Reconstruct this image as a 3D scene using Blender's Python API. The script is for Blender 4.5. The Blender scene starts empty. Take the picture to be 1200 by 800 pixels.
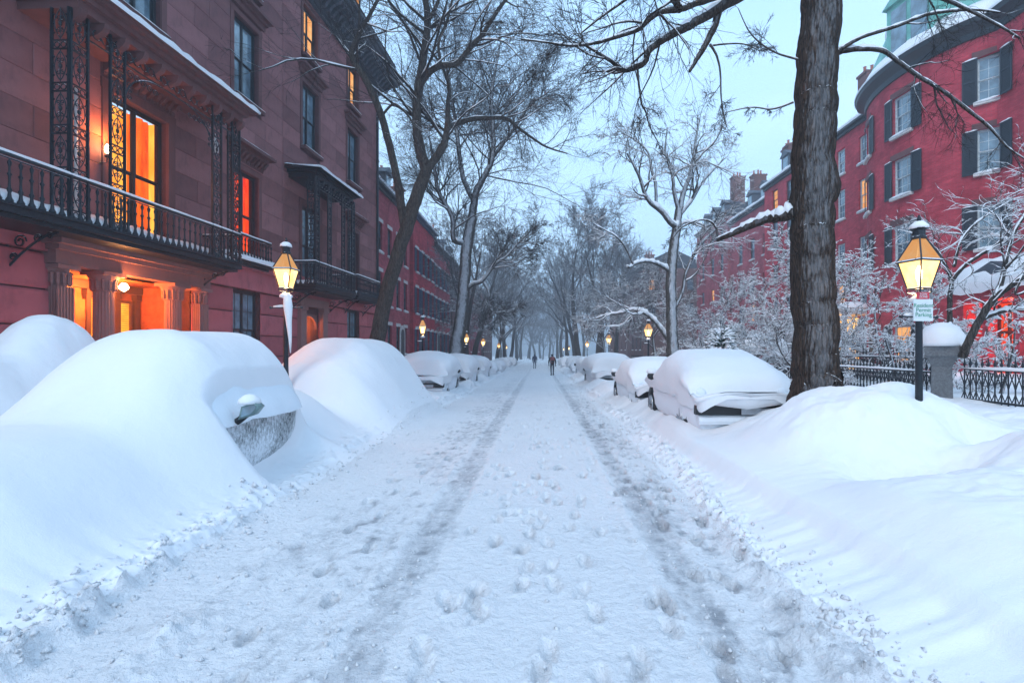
import bpy, math, random
import numpy as np
from math import sin, cos, pi, radians, atan2, sqrt
from mathutils import Vector

random.seed(7)
RNG = np.random.default_rng(11)
scn = bpy.context.scene
COL = scn.collection

# ------------------------------------------------------------------ camera, world, sun, exposure
CH = 1.9          # camera height above the packed snow of the road
F = 600.0         # focal length in photo pixels (1200 wide)
VX, VY = 632.0, 410.0
cam = bpy.data.cameras.new("camera")
cam_o = bpy.data.objects.new("camera", cam)
COL.objects.link(cam_o)
cam.sensor_width = 36.0
cam.lens = 18.0
cam.shift_x = -(VX - 600) / 1200
cam.shift_y = (VY - 400) / 1200
cam.clip_end = 3000
cam.clip_start = 0.05
cam_o.location = (0, 0, CH)
cam_o.rotation_euler = (radians(90), 0, 0)
scn.camera = cam_o

world = bpy.data.worlds.new("World")
scn.world = world
world.use_nodes = True
wn, wl = world.node_tree.nodes, world.node_tree.links
wn.clear()
w_out = wn.new('ShaderNodeOutputWorld')
w_bg = wn.new('ShaderNodeBackground')
w_sky = wn.new('ShaderNodeTexSky')
w_sky.sky_type = 'NISHITA'
w_sky.sun_disc = False
SUN_EL, SUN_ROT = radians(42), radians(205)
w_sky.sun_elevation = SUN_EL
w_sky.sun_rotation = SUN_ROT
w_sky.altitude = 0
w_sky.dust_density = 0.6
w_sky.ozone_density = 3.0
# thin overcast veil over the clear dusk sky
w_tc = wn.new('ShaderNodeTexCoord')
w_map = wn.new('ShaderNodeMapping'); w_map.inputs['Scale'].default_value = (1.0, 1.0, 2.6)
w_noi = wn.new('ShaderNodeTexNoise'); w_noi.inputs['Scale'].default_value = 1.7; w_noi.inputs['Detail'].default_value = 5
w_rmp = wn.new('ShaderNodeValToRGB')
w_rmp.color_ramp.elements[0].position = 0.3; w_rmp.color_ramp.elements[0].color = (3.1, 5.4, 8.5, 1)
w_rmp.color_ramp.elements[1].position = 0.75; w_rmp.color_ramp.elements[1].color = (4.9, 7.2, 9.5, 1)
w_mix = wn.new('ShaderNodeMix'); w_mix.data_type = 'RGBA'; w_mix.inputs[0].default_value = 0.82
wl.new(w_tc.outputs['Generated'], w_map.inputs['Vector'])
wl.new(w_map.outputs[0], w_noi.inputs['Vector'])
wl.new(w_noi.outputs['Fac'], w_rmp.inputs[0])
wl.new(w_sky.outputs[0], w_mix.inputs[6])
wl.new(w_rmp.outputs[0], w_mix.inputs[7])
wl.new(w_mix.outputs[2], w_bg.inputs['Color'])
w_bg.inputs['Strength'].default_value = 0.15
wl.new(w_bg.outputs[0], w_out.inputs['Surface'])

sun = bpy.data.lights.new("sun", 'SUN')
sun_o = bpy.data.objects.new("sun", sun)
COL.objects.link(sun_o)
sun.energy = 1.1
sun.angle = radians(30)
sun.color = (1.0, 0.96, 0.93)
# lamp points along its -Z; direction to the sun from elevation and rotation
sd = Vector((sin(SUN_ROT) * cos(SUN_EL), cos(SUN_ROT) * cos(SUN_EL), sin(SUN_EL)))
sun_o.rotation_euler = sd.to_track_quat('Z', 'Y').to_euler()
sun_o.location = (0, 0, 60)

scn.view_settings.view_transform = 'Standard'
scn.view_settings.look = 'None'
scn.view_settings.exposure = 0.49
scn.view_settings.gamma = 1.0
scn.view_settings.use_curve_mapping = False

# ------------------------------------------------------------------ materials
def newmat(name):
    m = bpy.data.materials.new(name); m.use_nodes = True
    nt = m.node_tree
    return m, nt, nt.nodes, nt.links, nt.nodes['Principled BSDF']

def coords(N, L, scale=(1, 1, 1), kind='Object'):
    tc = N.new('ShaderNodeTexCoord'); mp = N.new('ShaderNodeMapping')
    mp.inputs['Scale'].default_value = scale
    L.new(tc.outputs[kind], mp.inputs['Vector'])
    return mp.outputs[0]

def noise(N, L, vec, scale, detail=5, rough=.6):
    n = N.new('ShaderNodeTexNoise'); n.inputs['Scale'].default_value = scale
    n.inputs['Detail'].default_value = detail; n.inputs['Roughness'].default_value = rough
    if vec is not None: L.new(vec, n.inputs['Vector'])
    return n.outputs['Fac']

def ramp(N, L, fac, stops):
    r = N.new('ShaderNodeValToRGB')
    while len(r.color_ramp.elements) < len(stops): r.color_ramp.elements.new(.5)
    for e, (p, c) in zip(r.color_ramp.elements, stops):
        e.position = p; e.color = (c[0], c[1], c[2], 1) if len(c) == 3 else c
    L.new(fac, r.inputs[0])
    return r.outputs[0]

def mixc(N, L, fac, a, b):
    m = N.new('ShaderNodeMix'); m.data_type = 'RGBA'
    for i, s in ((0, fac), (6, a), (7, b)):
        if isinstance(s, (int, float)): m.inputs[i].default_value = s
        elif isinstance(s, tuple): m.inputs[i].default_value = (*s, 1)
        else: L.new(s, m.inputs[i])
    return m.outputs[2]

def bump(N, L, h, strength, dist=.02, prev=None):
    b = N.new('ShaderNodeBump'); b.inputs['Strength'].default_value = strength
    b.inputs['Distance'].default_value = dist
    L.new(h, b.inputs['Height'])
    if prev is not None: L.new(prev, b.inputs['Normal'])
    return b.outputs[0]

def simple(name, col, rough=.6, metal=0, var=.25, nscale=8, bumpy=0, bscale=40, spec=.5):
    m, nt, N, L, P = newmat(name)
    v = coords(N, L)
    n = noise(N, L, v, nscale)
    a = tuple(c * (1 - var) for c in col); b = tuple(min(1, c * (1 + var)) for c in col)
    L.new(ramp(N, L, n, [(.3, a), (.7, b)]), P.inputs['Base Color'])
    P.inputs['Roughness'].default_value = rough
    P.inputs['Metallic'].default_value = metal
    P.inputs['Specular IOR Level'].default_value = spec
    if bumpy: L.new(bump(N, L, noise(N, L, v, bscale), bumpy), P.inputs['Normal'])
    return m

def snow_mat(name, dirt_shade=False):
    m, nt, N, L, P = newmat(name)
    v = coords(N, L)
    base = ramp(N, L, noise(N, L, v, .9, 4), [(.3, (.77, .78, .80)), (.7, (.83, .83, .84))])
    if dirt_shade:
        at = N.new('ShaderNodeAttribute'); at.attribute_name = 'slush_shade'  # real slush in the ruts plus shade painted into prints and dimples
        vs = coords(N, L, (1, .45, 1))
        n2 = noise(N, L, vs, 9, 8, .7)
        mul = N.new('ShaderNodeMath'); mul.operation = 'MULTIPLY_ADD'
        L.new(at.outputs['Fac'], mul.inputs[0]); mul.inputs[1].default_value = 1.0; 
        sub = N.new('ShaderNodeMath'); sub.operation = 'MULTIPLY_ADD'
        L.new(n2, sub.inputs[0]); sub.inputs[1].default_value = 1.6; sub.inputs[2].default_value = -.85
        L.new(sub.outputs[0], mul.inputs[2])
        cl = ramp(N, L, mul.outputs[0], [(.2, (0, 0, 0)), (1.1, (1, 1, 1))])
        base = mixc(N, L, cl, base, (.35, .36, .385))
        n3 = noise(N, L, v, 34, 3, .6)
        gate = N.new('ShaderNodeMath'); gate.operation = 'MULTIPLY'
        L.new(ramp(N, L, n3, [(.66, (0, 0, 0)), (.72, (1, 1, 1))]), gate.inputs[0])
        L.new(at.outputs['Fac'], gate.inputs[1])
        base = mixc(N, L, gate.outputs[0], base, (.20, .17, .155))
        P.inputs['Roughness'].default_value = .6
    else:
        P.inputs['Roughness'].default_value = .75
    L.new(base, P.inputs['Base Color'])
    P.inputs['Specular IOR Level'].default_value = .25
    b1 = bump(N, L, noise(N, L, v, 14 if dirt_shade else 3.0, 6, .65), .9 if dirt_shade else .3, .05)
    b2 = bump(N, L, noise(N, L, v, 120, 3), .6 if dirt_shade else .3, .008, b1)
    L.new(b2, P.inputs['Normal'])
    return m

def normal_snow(N, L, lo, hi, v, nscale=6, namp=.5):
    """factor for snow lying on upward faces, broken up by noise"""
    g = N.new('ShaderNodeNewGeometry'); sx = N.new('ShaderNodeSeparateXYZ')
    L.new(g.outputs['Normal'], sx.inputs[0])
    a = N.new('ShaderNodeMath'); a.operation = 'MULTIPLY_ADD'
    L.new(noise(N, L, v, nscale, 4), a.inputs[0]); a.inputs[1].default_value = namp
    L.new(sx.outputs['Z'], a.inputs[2])
    return ramp(N, L, a.outputs[0], [(lo, (0, 0, 0)), (hi, (1, 1, 1))])

def bark_mat(name, dark, light, lo, hi, scale=1.0, side=None, sidef=.15):
    m, nt, N, L, P = newmat(name)
    v = coords(N, L, (1, 1, .16))
    vv = coords(N, L)
    n = noise(N, L, v, 26 * scale, 8, .75)
    vo = N.new('ShaderNodeTexVoronoi'); vo.inputs['Scale'].default_value = 24 * scale
    vo.feature = 'DISTANCE_TO_EDGE'
    nz = N.new('ShaderNodeMix'); nz.data_type = 'VECTOR'; nz.inputs[0].default_value = .12
    no = N.new('ShaderNodeTexNoise'); no.inputs['Scale'].default_value = 9
    L.new(v, no.inputs['Vector']); L.new(v, nz.inputs[4]); L.new(no.outputs['Color'], nz.inputs[5])
    L.new(nz.outputs[1], vo.inputs['Vector'])
    c = ramp(N, L, n, [(.35, dark), (.68, light)])
    c = mixc(N, L, ramp(N, L, vo.outputs['Distance'], [(.0, (1, 1, 1)), (.12, (0, 0, 0))]), c, tuple(x * .45 for x in dark))
    f = normal_snow(N, L, lo, hi, vv)
    c = mixc(N, L, f, c, (.80, .84, .88))
    if side is not None:   # wind-blown snow on the weather side; on the big trunk also a painted highlight
        g = N.new('ShaderNodeNewGeometry'); dt = N.new('ShaderNodeVectorMath'); dt.operation = 'DOT_PRODUCT'
        L.new(g.outputs['Normal'], dt.inputs[0]); dt.inputs[1].default_value = side
        a = N.new('ShaderNodeMath'); a.operation = 'MULTIPLY_ADD'
        L.new(noise(N, L, coords(N, L, (1, 1, .35)), 13, 7, .8), a.inputs[0]); a.inputs[1].default_value = 1.3
        L.new(dt.outputs['Value'], a.inputs[2])
        f2 = ramp(N, L, a.outputs[0], [(1.45 / 2, (0, 0, 0)), (1.0, (1, 1, 1))])
        sc = N.new('ShaderNodeMath'); sc.operation = 'MULTIPLY'; sc.inputs[1].default_value = .55
        dv = N.new('ShaderNodeMath'); dv.operation = 'MULTIPLY'; dv.inputs[1].default_value = .6
        L.new(a.outputs[0], dv.inputs[0])
        f2 = ramp(N, L, dv.outputs[0], [(.86, (0, 0, 0)), (1.0, (1, 1, 1))])
        L.new(f2, sc.inputs[0]); sc.inputs[1].default_value = sidef
        c = mixc(N, L, sc.outputs[0], c, (.72, .77, .83))
    L.new(c, P.inputs['Base Color'])
    P.inputs['Roughness'].default_value = .85
    P.inputs['Specular IOR Level'].default_value = .2
    b1 = bump(N, L, ramp(N, L, vo.outputs['Distance'], [(0, (0, 0, 0)), (.22, (1, 1, 1))]), .9, .02)
    L.new(bump(N, L, n, .8, .015, b1), P.inputs['Normal'])
    return m

def stone_mat(name, a, b, obj_var=.3, nscale=1.6, bstr=.25, streak=True):
    m, nt, N, L, P = newmat(name)
    v = coords(N, L)
    w = coords(N, L, (1, 1, .25))
    oi = N.new('ShaderNodeObjectInfo')
    n = noise(N, L, v, nscale, 8, .65)
    c = ramp(N, L, n, [(.3, a), (.7, b)])
    c2 = mixc(N, L, oi.outputs['Random'], tuple(x * (1 - obj_var) for x in a), tuple(min(1, x * (1 + obj_var)) for x in b))
    c = mixc(N, L, .5, c, c2)
    if streak:
        s = noise(N, L, w, 5, 6, .7)
        c = mixc(N, L, ramp(N, L, s, [(.5, (0, 0, 0)), (.85, (.8, .8, .8))]), c, tuple(x * .45 + .015 for x in a))
    L.new(c, P.inputs['Base Color'])
    P.inputs['Roughness'].default_value = .8
    P.inputs['Specular IOR Level'].default_value = .3
    L.new(bump(N, L, noise(N, L, v, 45, 6), bstr, .01), P.inputs['Normal'])
    return m

def brick_mat(name, c1, c2, mortar, sx=1.0):
    m, nt, N, L, P = newmat(name)
    tc = N.new('ShaderNodeTexCoord'); sp = N.new('ShaderNodeSeparateXYZ'); cb = N.new('ShaderNodeCombineXYZ')
    L.new(tc.outputs['Object'], sp.inputs[0])
    L.new(sp.outputs['Y'], cb.inputs['X']); L.new(sp.outputs['Z'], cb.inputs['Y'])
    br = N.new('ShaderNodeTexBrick')
    br.inputs['Scale'].default_value = 1.0
    br.inputs['Brick Width'].default_value = .23; br.inputs['Row Height'].default_value = .08
    br.inputs['Mortar Size'].default_value = .008
    br.inputs['Color1'].default_value = (*c1, 1); br.inputs['Color2'].default_value = (*c2, 1)
    br.inputs['Mortar'].default_value = (*mortar, 1)
    L.new(cb.outputs[0], br.inputs['Vector'])
    v = coords(N, L)
    n = noise(N, L, v, .7, 7, .7)
    c = mixc(N, L, ramp(N, L, n, [(.32, (0, 0, 0)), (.72, (.95, .95, .95))]), br.outputs['Color'], tuple(x * .42 for x in c1))
    n2 = noise(N, L, coords(N, L, (1, .5, 2)), 3, 5, .6)
    c = mixc(N, L, ramp(N, L, n2, [(.50, (0, 0, 0)), (.75, (.5, .5, .5))]), c, tuple(min(1, x * 1.3 + .04) for x in c2))
    L.new(c, P.inputs['Base Color'])
    P.inputs['Roughness'].default_value = .85
    P.inputs['Specular IOR Level'].default_value = .2
    L.new(bump(N, L, br.outputs['Fac'], -.4, .006), P.inputs['Normal'])
    return m

def glass_mat(name, col, rough=.06, wav=.05):
    m, nt, N, L, P = newmat(name)
    v = coords(N, L)
    L.new(ramp(N, L, noise(N, L, v, 1.7, 4), [(.35, tuple(x * .5 for x in col)), (.7, tuple(min(1, x * 1.7) for x in col))]), P.inputs['Base Color'])
    P.inputs['Roughness'].default_value = rough
    P.inputs['Specular IOR Level'].default_value = 1.0
    P.inputs['IOR'].default_value = 1.7
    L.new(bump(N, L, noise(N, L, v, 2.3, 2), wav, .05), P.inputs['Normal'])
    return m

def clear_glass():
    m, nt, N, L, P = newmat('clear_glass')
    out = N['Material Output']; N.remove(P)
    t = N.new('ShaderNodeBsdfTransparent'); g = N.new('ShaderNodeBsdfGlossy'); g.inputs['Roughness'].default_value = .04
    lw = N.new('ShaderNodeLayerWeight'); lw.inputs['Blend'].default_value = .05
    mx = N.new('ShaderNodeMixShader')
    L.new(lw.outputs['Fresnel'], mx.inputs[0]); L.new(t.outputs[0], mx.inputs[1]); L.new(g.outputs[0], mx.inputs[2])
    L.new(mx.outputs[0], out.inputs[0])
    return m

def glow(name, c1, c2, strength, scale=(1, 1, 1), nscale=3, transp=0):
    m, nt, N, L, P = newmat(name)
    out = N['Material Output']; N.remove(P)
    e = N.new('ShaderNodeEmission')
    v = coords(N, L, scale)
    L.new(ramp(N, L, noise(N, L, v, nscale, 3), [(.35, c1), (.68, c2)]), e.inputs['Color'])
    e.inputs['Strength'].default_value = strength
    if transp:
        t = N.new('ShaderNodeBsdfTransparent'); mx = N.new('ShaderNodeMixShader'); mx.inputs[0].default_value = 1 - transp
        L.new(t.outputs[0], mx.inputs[1]); L.new(e.outputs[0], mx.inputs[2]); L.new(mx.outputs[0], out.inputs[0])
    else: L.new(e.outputs[0], out.inputs[0])
    return m

def frost_mat(name, paint, amount=.5, scale=22):
    m, nt, N, L, P = newmat(name)
    v = coords(N, L)
    n = noise(N, L, coords(N, L, (1, 1, .55)), scale, 8, .75)
    big = noise(N, L, v, 1.6, 3)
    a = N.new('ShaderNodeMath'); a.operation = 'MULTIPLY_ADD'; a.inputs[1].default_value = .7
    L.new(big, a.inputs[0]); L.new(n, a.inputs[2])
    k = 1.05 - amount * .55
    f = ramp(N, L, a.outputs[0], [(max(0, k - .25), (0, 0, 0)), (min(1, k + .02), (1, 1, 1))])
    L.new(mixc(N, L, f, paint, (.78, .82, .86)), P.inputs['Base Color'])
    L.new(ramp(N, L, f, [(0, (.25, .25, .25)), (1, (.8, .8, .8))]), P.inputs['Roughness'])
    L.new(bump(N, L, n, .7, .02), P.inputs['Normal'])
    return m

M = {}
M['snow'] = snow_mat('snow')
M['road'] = snow_mat('packed_snow', True)
M['bark_big'] = bark_mat('bark_rough', (.024, .016, .012), (.082, .052, .036), .95, 1.2, 1.0, (-.25, -.95, .1))
M['bark'] = bark_mat('bark_grey', (.04, .034, .03), (.11, .095, .085), .90, 1.1)
M['bark_snowy'] = bark_mat('bark_snowy', (.05, .045, .04), (.14, .125, .11), .52, .75, 1.0, (.1, -1.05, .3), .6)
M['twig'] = bark_mat('twig_bark', (.035, .03, .03), (.085, .07, .065), 1.0, 1.25)
M['twig_far'] = bark_mat('twig_far', (.085, .08, .085), (.19, .18, .185), .85, 1.15)  # paler copy of the twig bark, distance haze painted into the colour
M['twig_snowy'] = bark_mat('twig_snowy', (.06, .05, .046), (.14, .12, .11), .45, .75)
M['brown1'] = stone_mat('brownstone', (.175, .070, .072), (.295, .130, .130))
M['brown_back'] = simple('brownstone_joint', (.09, .035, .038), .9)
M['brown_base'] = stone_mat('red_sandstone', (.29, .07, .085), (.42, .115, .13), .25)
M['brown_trim'] = stone_mat('brownstone_trim', (.10, .042, .042), (.165, .072, .07), .15, bstr=.4)
M['portal_stone'] = stone_mat('portal_stone', (.20, .10, .10), (.28, .15, .14), .1)
M['iron'] = simple('cast_iron', (.012, .017, .024), .42, .3, .4, 20, .2)
def _iron():
    m = M['iron']; N = m.node_tree.nodes; L = m.node_tree.links; P = N['Principled BSDF']
    src = P.inputs['Base Color'].links[0].from_socket
    f = normal_snow(N, L, .95, 1.15, coords(N, L), 16, .7)
    L.new(mixc(N, L, f, src, (.75, .78, .82)), P.inputs['Base Color'])
_iron()
M['wood_dark'] = simple('painted_soffit', (.045, .032, .035), .6, 0, .3)
M['frame_dark'] = simple('window_paint_black', (.012, .018, .024), .45)
M['frame_white'] = simple('window_paint_pale', (.50, .55, .56), .5)
M['frame_brown'] = simple('window_paint_brown', (.06, .035, .035), .5)
M['door_wood'] = simple('door_wood', (.28, .09, .045), .45, 0, .4, 5)
M['pane'] = glass_mat('window_glass', (.12, .20, .25))  # blue base colour paints in the reflected sky
M['pane_dark'] = glass_mat('window_glass_dark', (.02, .03, .04))
M['cglass'] = clear_glass()
M['curtain'] = glow('lit_curtain', (.80, .06, .008), (1.0, .20, .015), .9, (1, 1, .15), 9)
M['curtain_hot'] = glow('lit_curtain_bright', (1.0, .22, .012), (1.0, .48, .07), 1.25, (1, 1, .3), 2.5)
M['curtain_red'] = glow('lit_curtain_red', (.75, .02, .006), (1.0, .10, .012), .95, (1, 1, .15), 9)
M['lit_pane'] = glow('lit_window', (.9, .30, .06), (1.0, .55, .22), .8, (1, 1, 1), 3)
M['lit_yellow'] = glow('lit_doorway', (1.0, .42, .06), (1.0, .62, .16), 1.5, (1, 1, 1), 2)
M['blind'] = glow('lit_blind', (1.0, .20, .01), (1.0, .42, .04), 1.6, (1, 1, 1), 3)
M['blind_slat'] = simple('blind_slat', (.45, .13, .05), .6)
M['lantern_glass'] = glow('lantern_glass', (1.0, .50, .12), (1.0, .66, .26), 2.3, (1, 1, 1), 5, .25)
M['lantern_roof'] = glow('lantern_roof_glass', (1.0, .45, .14), (.95, .55, .25), .55, (1, 1, 1), 6, .15)
M['flame'] = glow('gas_mantle', (1.0, .72, .35), (1.0, .85, .55), 30)
M['brick_red'] = brick_mat('brick_red', (.48, .024, .045), (.62, .055, .085), (.42, .12, .14))
M['brick_rose'] = brick_mat('brick_rose', (.42, .05, .08), (.52, .09, .12), (.30, .18, .17))
M['brick_brown'] = brick_mat('brick_brown', (.17, .07, .06), (.24, .10, .085), (.2, .14, .13))
M['shutter_blk'] = simple('shutter_black', (.012, .02, .03), .5)
M['shutter_blue'] = simple('shutter_blue', (.03, .055, .11), .5)
M['copper'] = simple('copper_patina', (.16, .42, .36), .6, 0, .3, 2)
M['slate'] = simple('slate', (.06, .07, .09), .6, 0, .3, 4)
M['white_trim'] = simple('white_trim', (.55, .52, .50), .6)
M['granite'] = simple('granite', (.13, .14, .15), .75, 0, .35, 30, .5, 60)
M['rubber'] = simple('rubber', (.015, .015, .016), .7)
M['rim'] = simple('alloy', (.35, .36, .38), .35, .7)
M['carglass'] = frost_mat('frosted_glass', (.02, .03, .035), .75, 9)
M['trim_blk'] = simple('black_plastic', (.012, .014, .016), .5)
M['plate'] = simple('number_plate', (.45, .47, .50), .5)
M['tail'] = simple('tail_light', (.25, .03, .03), .3)
M['tail_f'] = frost_mat('frosted_tail_light', (.10, .02, .02), .75, 14)
M['mirror'] = simple('mirror_housing', (.16, .24, .24), .35)
M['skin'] = simple('skin', (.45, .28, .22), .6)
M['coat_blk'] = simple('black_coat', (.02, .02, .025), .8)
M['coat_navy'] = simple('navy_coat', (.02, .03, .07), .8)
M['denim'] = simple('dark_trousers', (.03, .035, .055), .85)
M['pack'] = simple('red_pack', (.25, .05, .04), .7)
M['sign_white'] = simple('sign_white', (.62, .66, .66), .5, 0, .06)
M['sign_red'] = simple('sign_red', (.55, .03, .05), .5)
M['sign_green'] = simple('sign_green', (.03, .25, .16), .5)
M['evergreen'] = simple('evergreen', (.03, .06, .045), .8)
M['clay'] = simple('terracotta', (.40, .13, .09), .8)

# ------------------------------------------------------------------ helpers
def tag(o, label=None, cat=None, group=None, kind=None):
    if label: o['label'] = label
    if cat: o['category'] = cat
    if group: o['group'] = group
    if kind: o['kind'] = kind
    return o

def empty(name, loc=(0, 0, 0), rz=0, **kw):
    o = bpy.data.objects.new(name, None); COL.objects.link(o)
    o.location = loc; o.rotation_euler = (0, 0, rz); o.empty_display_size = .3
    return tag(o, **kw)

def link(name, mesh, parent=None, loc=(0, 0, 0), rot=(0, 0, 0), scale=(1, 1, 1), **kw):
    o = bpy.data.objects.new(name, mesh); COL.objects.link(o)
    o.parent = parent; o.location = loc; o.rotation_euler = rot; o.scale = scale
    return tag(o, **kw)

def copy_tree(o, parent=None):
    c = o.copy(); COL.objects.link(c); c.parent = parent
    for ch in list(o.children): copy_tree(ch, c)
    return c

def np_mesh(name, verts, faces, mat=None, smooth=True):
    """faces: (n,k) int array or list of such arrays"""
    if not isinstance(faces, list): faces = [faces]
    faces = [f for f in faces if len(f)]
    me = bpy.data.meshes.new(name)
    me.vertices.add(len(verts)); me.vertices.foreach_set('co', np.asarray(verts, dtype=np.float32).ravel())
    nl = sum(f.size for f in faces); nf = sum(len(f) for f in faces)
    me.loops.add(nl); me.polygons.add(nf)
    me.loops.foreach_set('vertex_index', np.concatenate([f.ravel() for f in faces]).astype(np.int32))
    tot = np.concatenate([np.full(len(f), f.shape[1]) for f in faces])
    st = np.concatenate([[0], np.cumsum(tot)[:-1]])
    me.polygons.foreach_set('loop_start', st.astype(np.int32))
    me.polygons.foreach_set('use_smooth', np.full(nf, smooth))
    me.update(calc_edges=True)
    if mat: me.materials.append(mat)
    return me

class MB:
    def __init__(s): s.v = []; s.f = []
    def box(s, x0, x1, y0, y1, z0, z1):
        i = len(s.v)
        s.v += [(x0, y0, z0), (x1, y0, z0), (x1, y1, z0), (x0, y1, z0), (x0, y0, z1), (x1, y0, z1), (x1, y1, z1), (x0, y1, z1)]
        s.f += [(i, i+3, i+2, i+1), (i+4, i+5, i+6, i+7), (i, i+1, i+5, i+4), (i+1, i+2, i+6, i+5), (i+2, i+3, i+7, i+6), (i+3, i, i+4, i+7)]
        return s
    def quad(s, a, b, c, d):
        i = len(s.v); s.v += [a, b, c, d]; s.f.append((i, i+1, i+2, i+3)); return s
    def prism(s, prof, axis, a0, a1):
        """extrude a closed 2-D profile along an axis; prof in the other two axes, in order"""
        n = len(prof); i = len(s.v)
        for a in (a0, a1):
            for (p, q) in prof:
                s.v.append({'x': (a, p, q), 'y': (p, a, q), 'z': (p, q, a)}[axis])
        for k in range(n): s.f.append((i+k, i+(k+1) % n, i+n+(k+1) % n, i+n+k))
        s.f.append(tuple(range(i+n-1, i-1, -1))); s.f.append(tuple(range(i+n, i+2*n)))
        return s
    def lathe(s, prof, seg=12, c=(0, 0, 0), axis='z'):
        i = len(s.v); n = len(prof)
        for (r, h) in prof:
            for k in range(seg):
                a = 2*pi*k/seg
                p = (r*cos(a), r*sin(a), h)
                if axis == 'x': p = (p[2], p[0], p[1])
                if axis == 'y': p = (p[0], p[2], p[1])
                s.v.append((c[0]+p[0], c[1]+p[1], c[2]+p[2]))
        for j in range(n-1):
            for k in range(seg):
                k2 = (k+1) % seg
                s.f.append((i+j*seg+k, i+j*seg+k2, i+(j+1)*seg+k2, i+(j+1)*seg+k))
        s.f.append(tuple(i+seg-1-k for k in range(seg))); s.f.append(tuple(i+(n-1)*seg+k for k in range(seg)))
        return s
    def tube(s, pts, r, sides=4):
        pts = [Vector(p) for p in pts]
        rr = r if isinstance(r, (list, tuple)) else [r]*len(pts)
        i = len(s.v); n = len(pts)
        d0 = (pts[-1]-pts[0])
        if d0.length < 1e-6: d0 = pts[1]-pts[0]
        for k, p in enumerate(pts):
            t = (pts[min(k+1, n-1)]-pts[max(k-1, 0)])
            if t.length < 1e-9: t = Vector((0, 0, 1))
            t.normalize()
            if k == 0:
                u = t.orthogonal().normalized()
            else:
                u = (u - t*u.dot(t))
                u = u.normalized() if u.length > 1e-6 else t.orthogonal().normalized()
            w = t.cross(u)
            for q in range(sides):
                a = 2*pi*(q+.5)/sides
                s.v.append(tuple(p+(u*cos(a)+w*sin(a))*rr[k]))
        for j in range(n-1):
            for q in range(sides):
                q2 = (q+1) % sides
                s.f.append((i+j*sides+q, i+j*sides+q2, i+(j+1)*sides+q2, i+(j+1)*sides+q))
        s.f.append(tuple(i+sides-1-q for q in range(sides))); s.f.append(tuple(i+(n-1)*sides+q for q in range(sides)))
        return s
    def mesh(s, name, mat, smooth=False, off=(0, 0, 0)):
        me = bpy.data.meshes.new(name)
        ox, oy, oz = off
        me.from_pydata([(x-ox, y-oy, z-oz) for x, y, z in s.v], [], s.f)
        me.materials.append(mat)
        if smooth: me.polygons.foreach_set('use_smooth', [True]*len(me.polygons))
        me.update()
        return me
    def build(s, name, mat, parent=None, smooth=False, off=(0, 0, 0), loc=(0, 0, 0), rz=0, **kw):
        return link(name, s.mesh(name, mat, smooth, off), parent, loc, (0, 0, rz), **kw)

# vectorised gradient noise
PERM = np.concatenate([(p := RNG.permutation(512)), p])
GA = RNG.uniform(0, 2*pi, 512); GX, GY = np.cos(GA), np.sin(GA)
def pn(x, y):
    x = np.asarray(x, float); y = np.asarray(y, float)
    xi = np.floor(x).astype(int); yi = np.floor(y).astype(int)
    xf = x-xi; yf = y-yi
    def g(ix, iy, dx, dy):
        h = PERM[(PERM[ix & 511]+iy) & 511]
        return GX[h]*dx+GY[h]*dy
    u = xf*xf*xf*(xf*(xf*6-15)+10); v = yf*yf*yf*(yf*(yf*6-15)+10)
    a = g(xi, yi, xf, yf); b = g(xi+1, yi, xf-1, yf); c = g(xi, yi+1, xf, yf-1); d = g(xi+1, yi+1, xf-1, yf-1)
    return (a*(1-u)+b*u)*(1-v)+(c*(1-u)+d*u)*v
def fbm(x, y, o=4, g=.5):
    r = 0; a = 1
    for k in range(o):
        r = r+a*pn(x*2**k+17.3*k, y*2**k+5.1*k); a *= g
    return r
def ss(a, b, x):
    t = np.clip((x-a)/(b-a), 0, 1); return t*t*(3-2*t)

def pp(px, py, Y):
    """photo pixel at a real distance -> place in the street"""
    return ((px-VX)*Y/F, Y, CH+(VY-py)*Y/F)

def slope(Y):
    return -.009*np.maximum(0, np.asarray(Y, float)-12)

# ------------------------------------------------------------------ snow-covered ground
def bumpf(x, y, cx, cy, rx, ry, h, p=2.0, rot=0):
    dx, dy = x-cx, y-cy
    if rot:
        dx, dy = dx*cos(rot)+dy*sin(rot), -dx*sin(rot)+dy*cos(rot)
    d = (np.abs(dx/rx)**p+np.abs(dy/ry)**p)
    return h*np.exp(-d)

FOOT = [(random.uniform(-.75, 1.7), random.uniform(2.4, 22), random.uniform(-.4, .4)) for _ in range(260)]
for k in range(40):   # walked lines
    FOOT.append((.15+.14*(-1)**k+.1*sin(k*.5), 2.6+k*.42, .1)); FOOT.append((1.45+.12*(-1)**k+.12*sin(k*.4), 2.5+k*.45, -.1))
    FOOT.append((-1.75+.13*(-1)**k+.15*sin(k*.6), 2.7+k*.47, .1))

def smax(a, b, k=.12):
    h = np.clip(.5+.5*(a-b)/k, 0, 1)
    return b*(1-h)+a*h+k*h*(1-h)

def left_car_mound(x, y, cx, y0, y1, yr, zr, zh, hw):
    """snow heaped over a parked car: roof between yr and y1, bonnet between y0 and yr"""
    top = zh+(zr-zh)*ss(yr-.9, yr+.7, y)
    e = ss(y0-.9, y0+.7, y)*(1-ss(y1-.5, y1+.8, y))
    wl = np.where(x > cx, 1.0, 1.15)
    d = np.abs((x-cx)/(hw*wl))
    side = np.exp(-(d**2.9)*.75)
    return top*e*side

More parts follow.
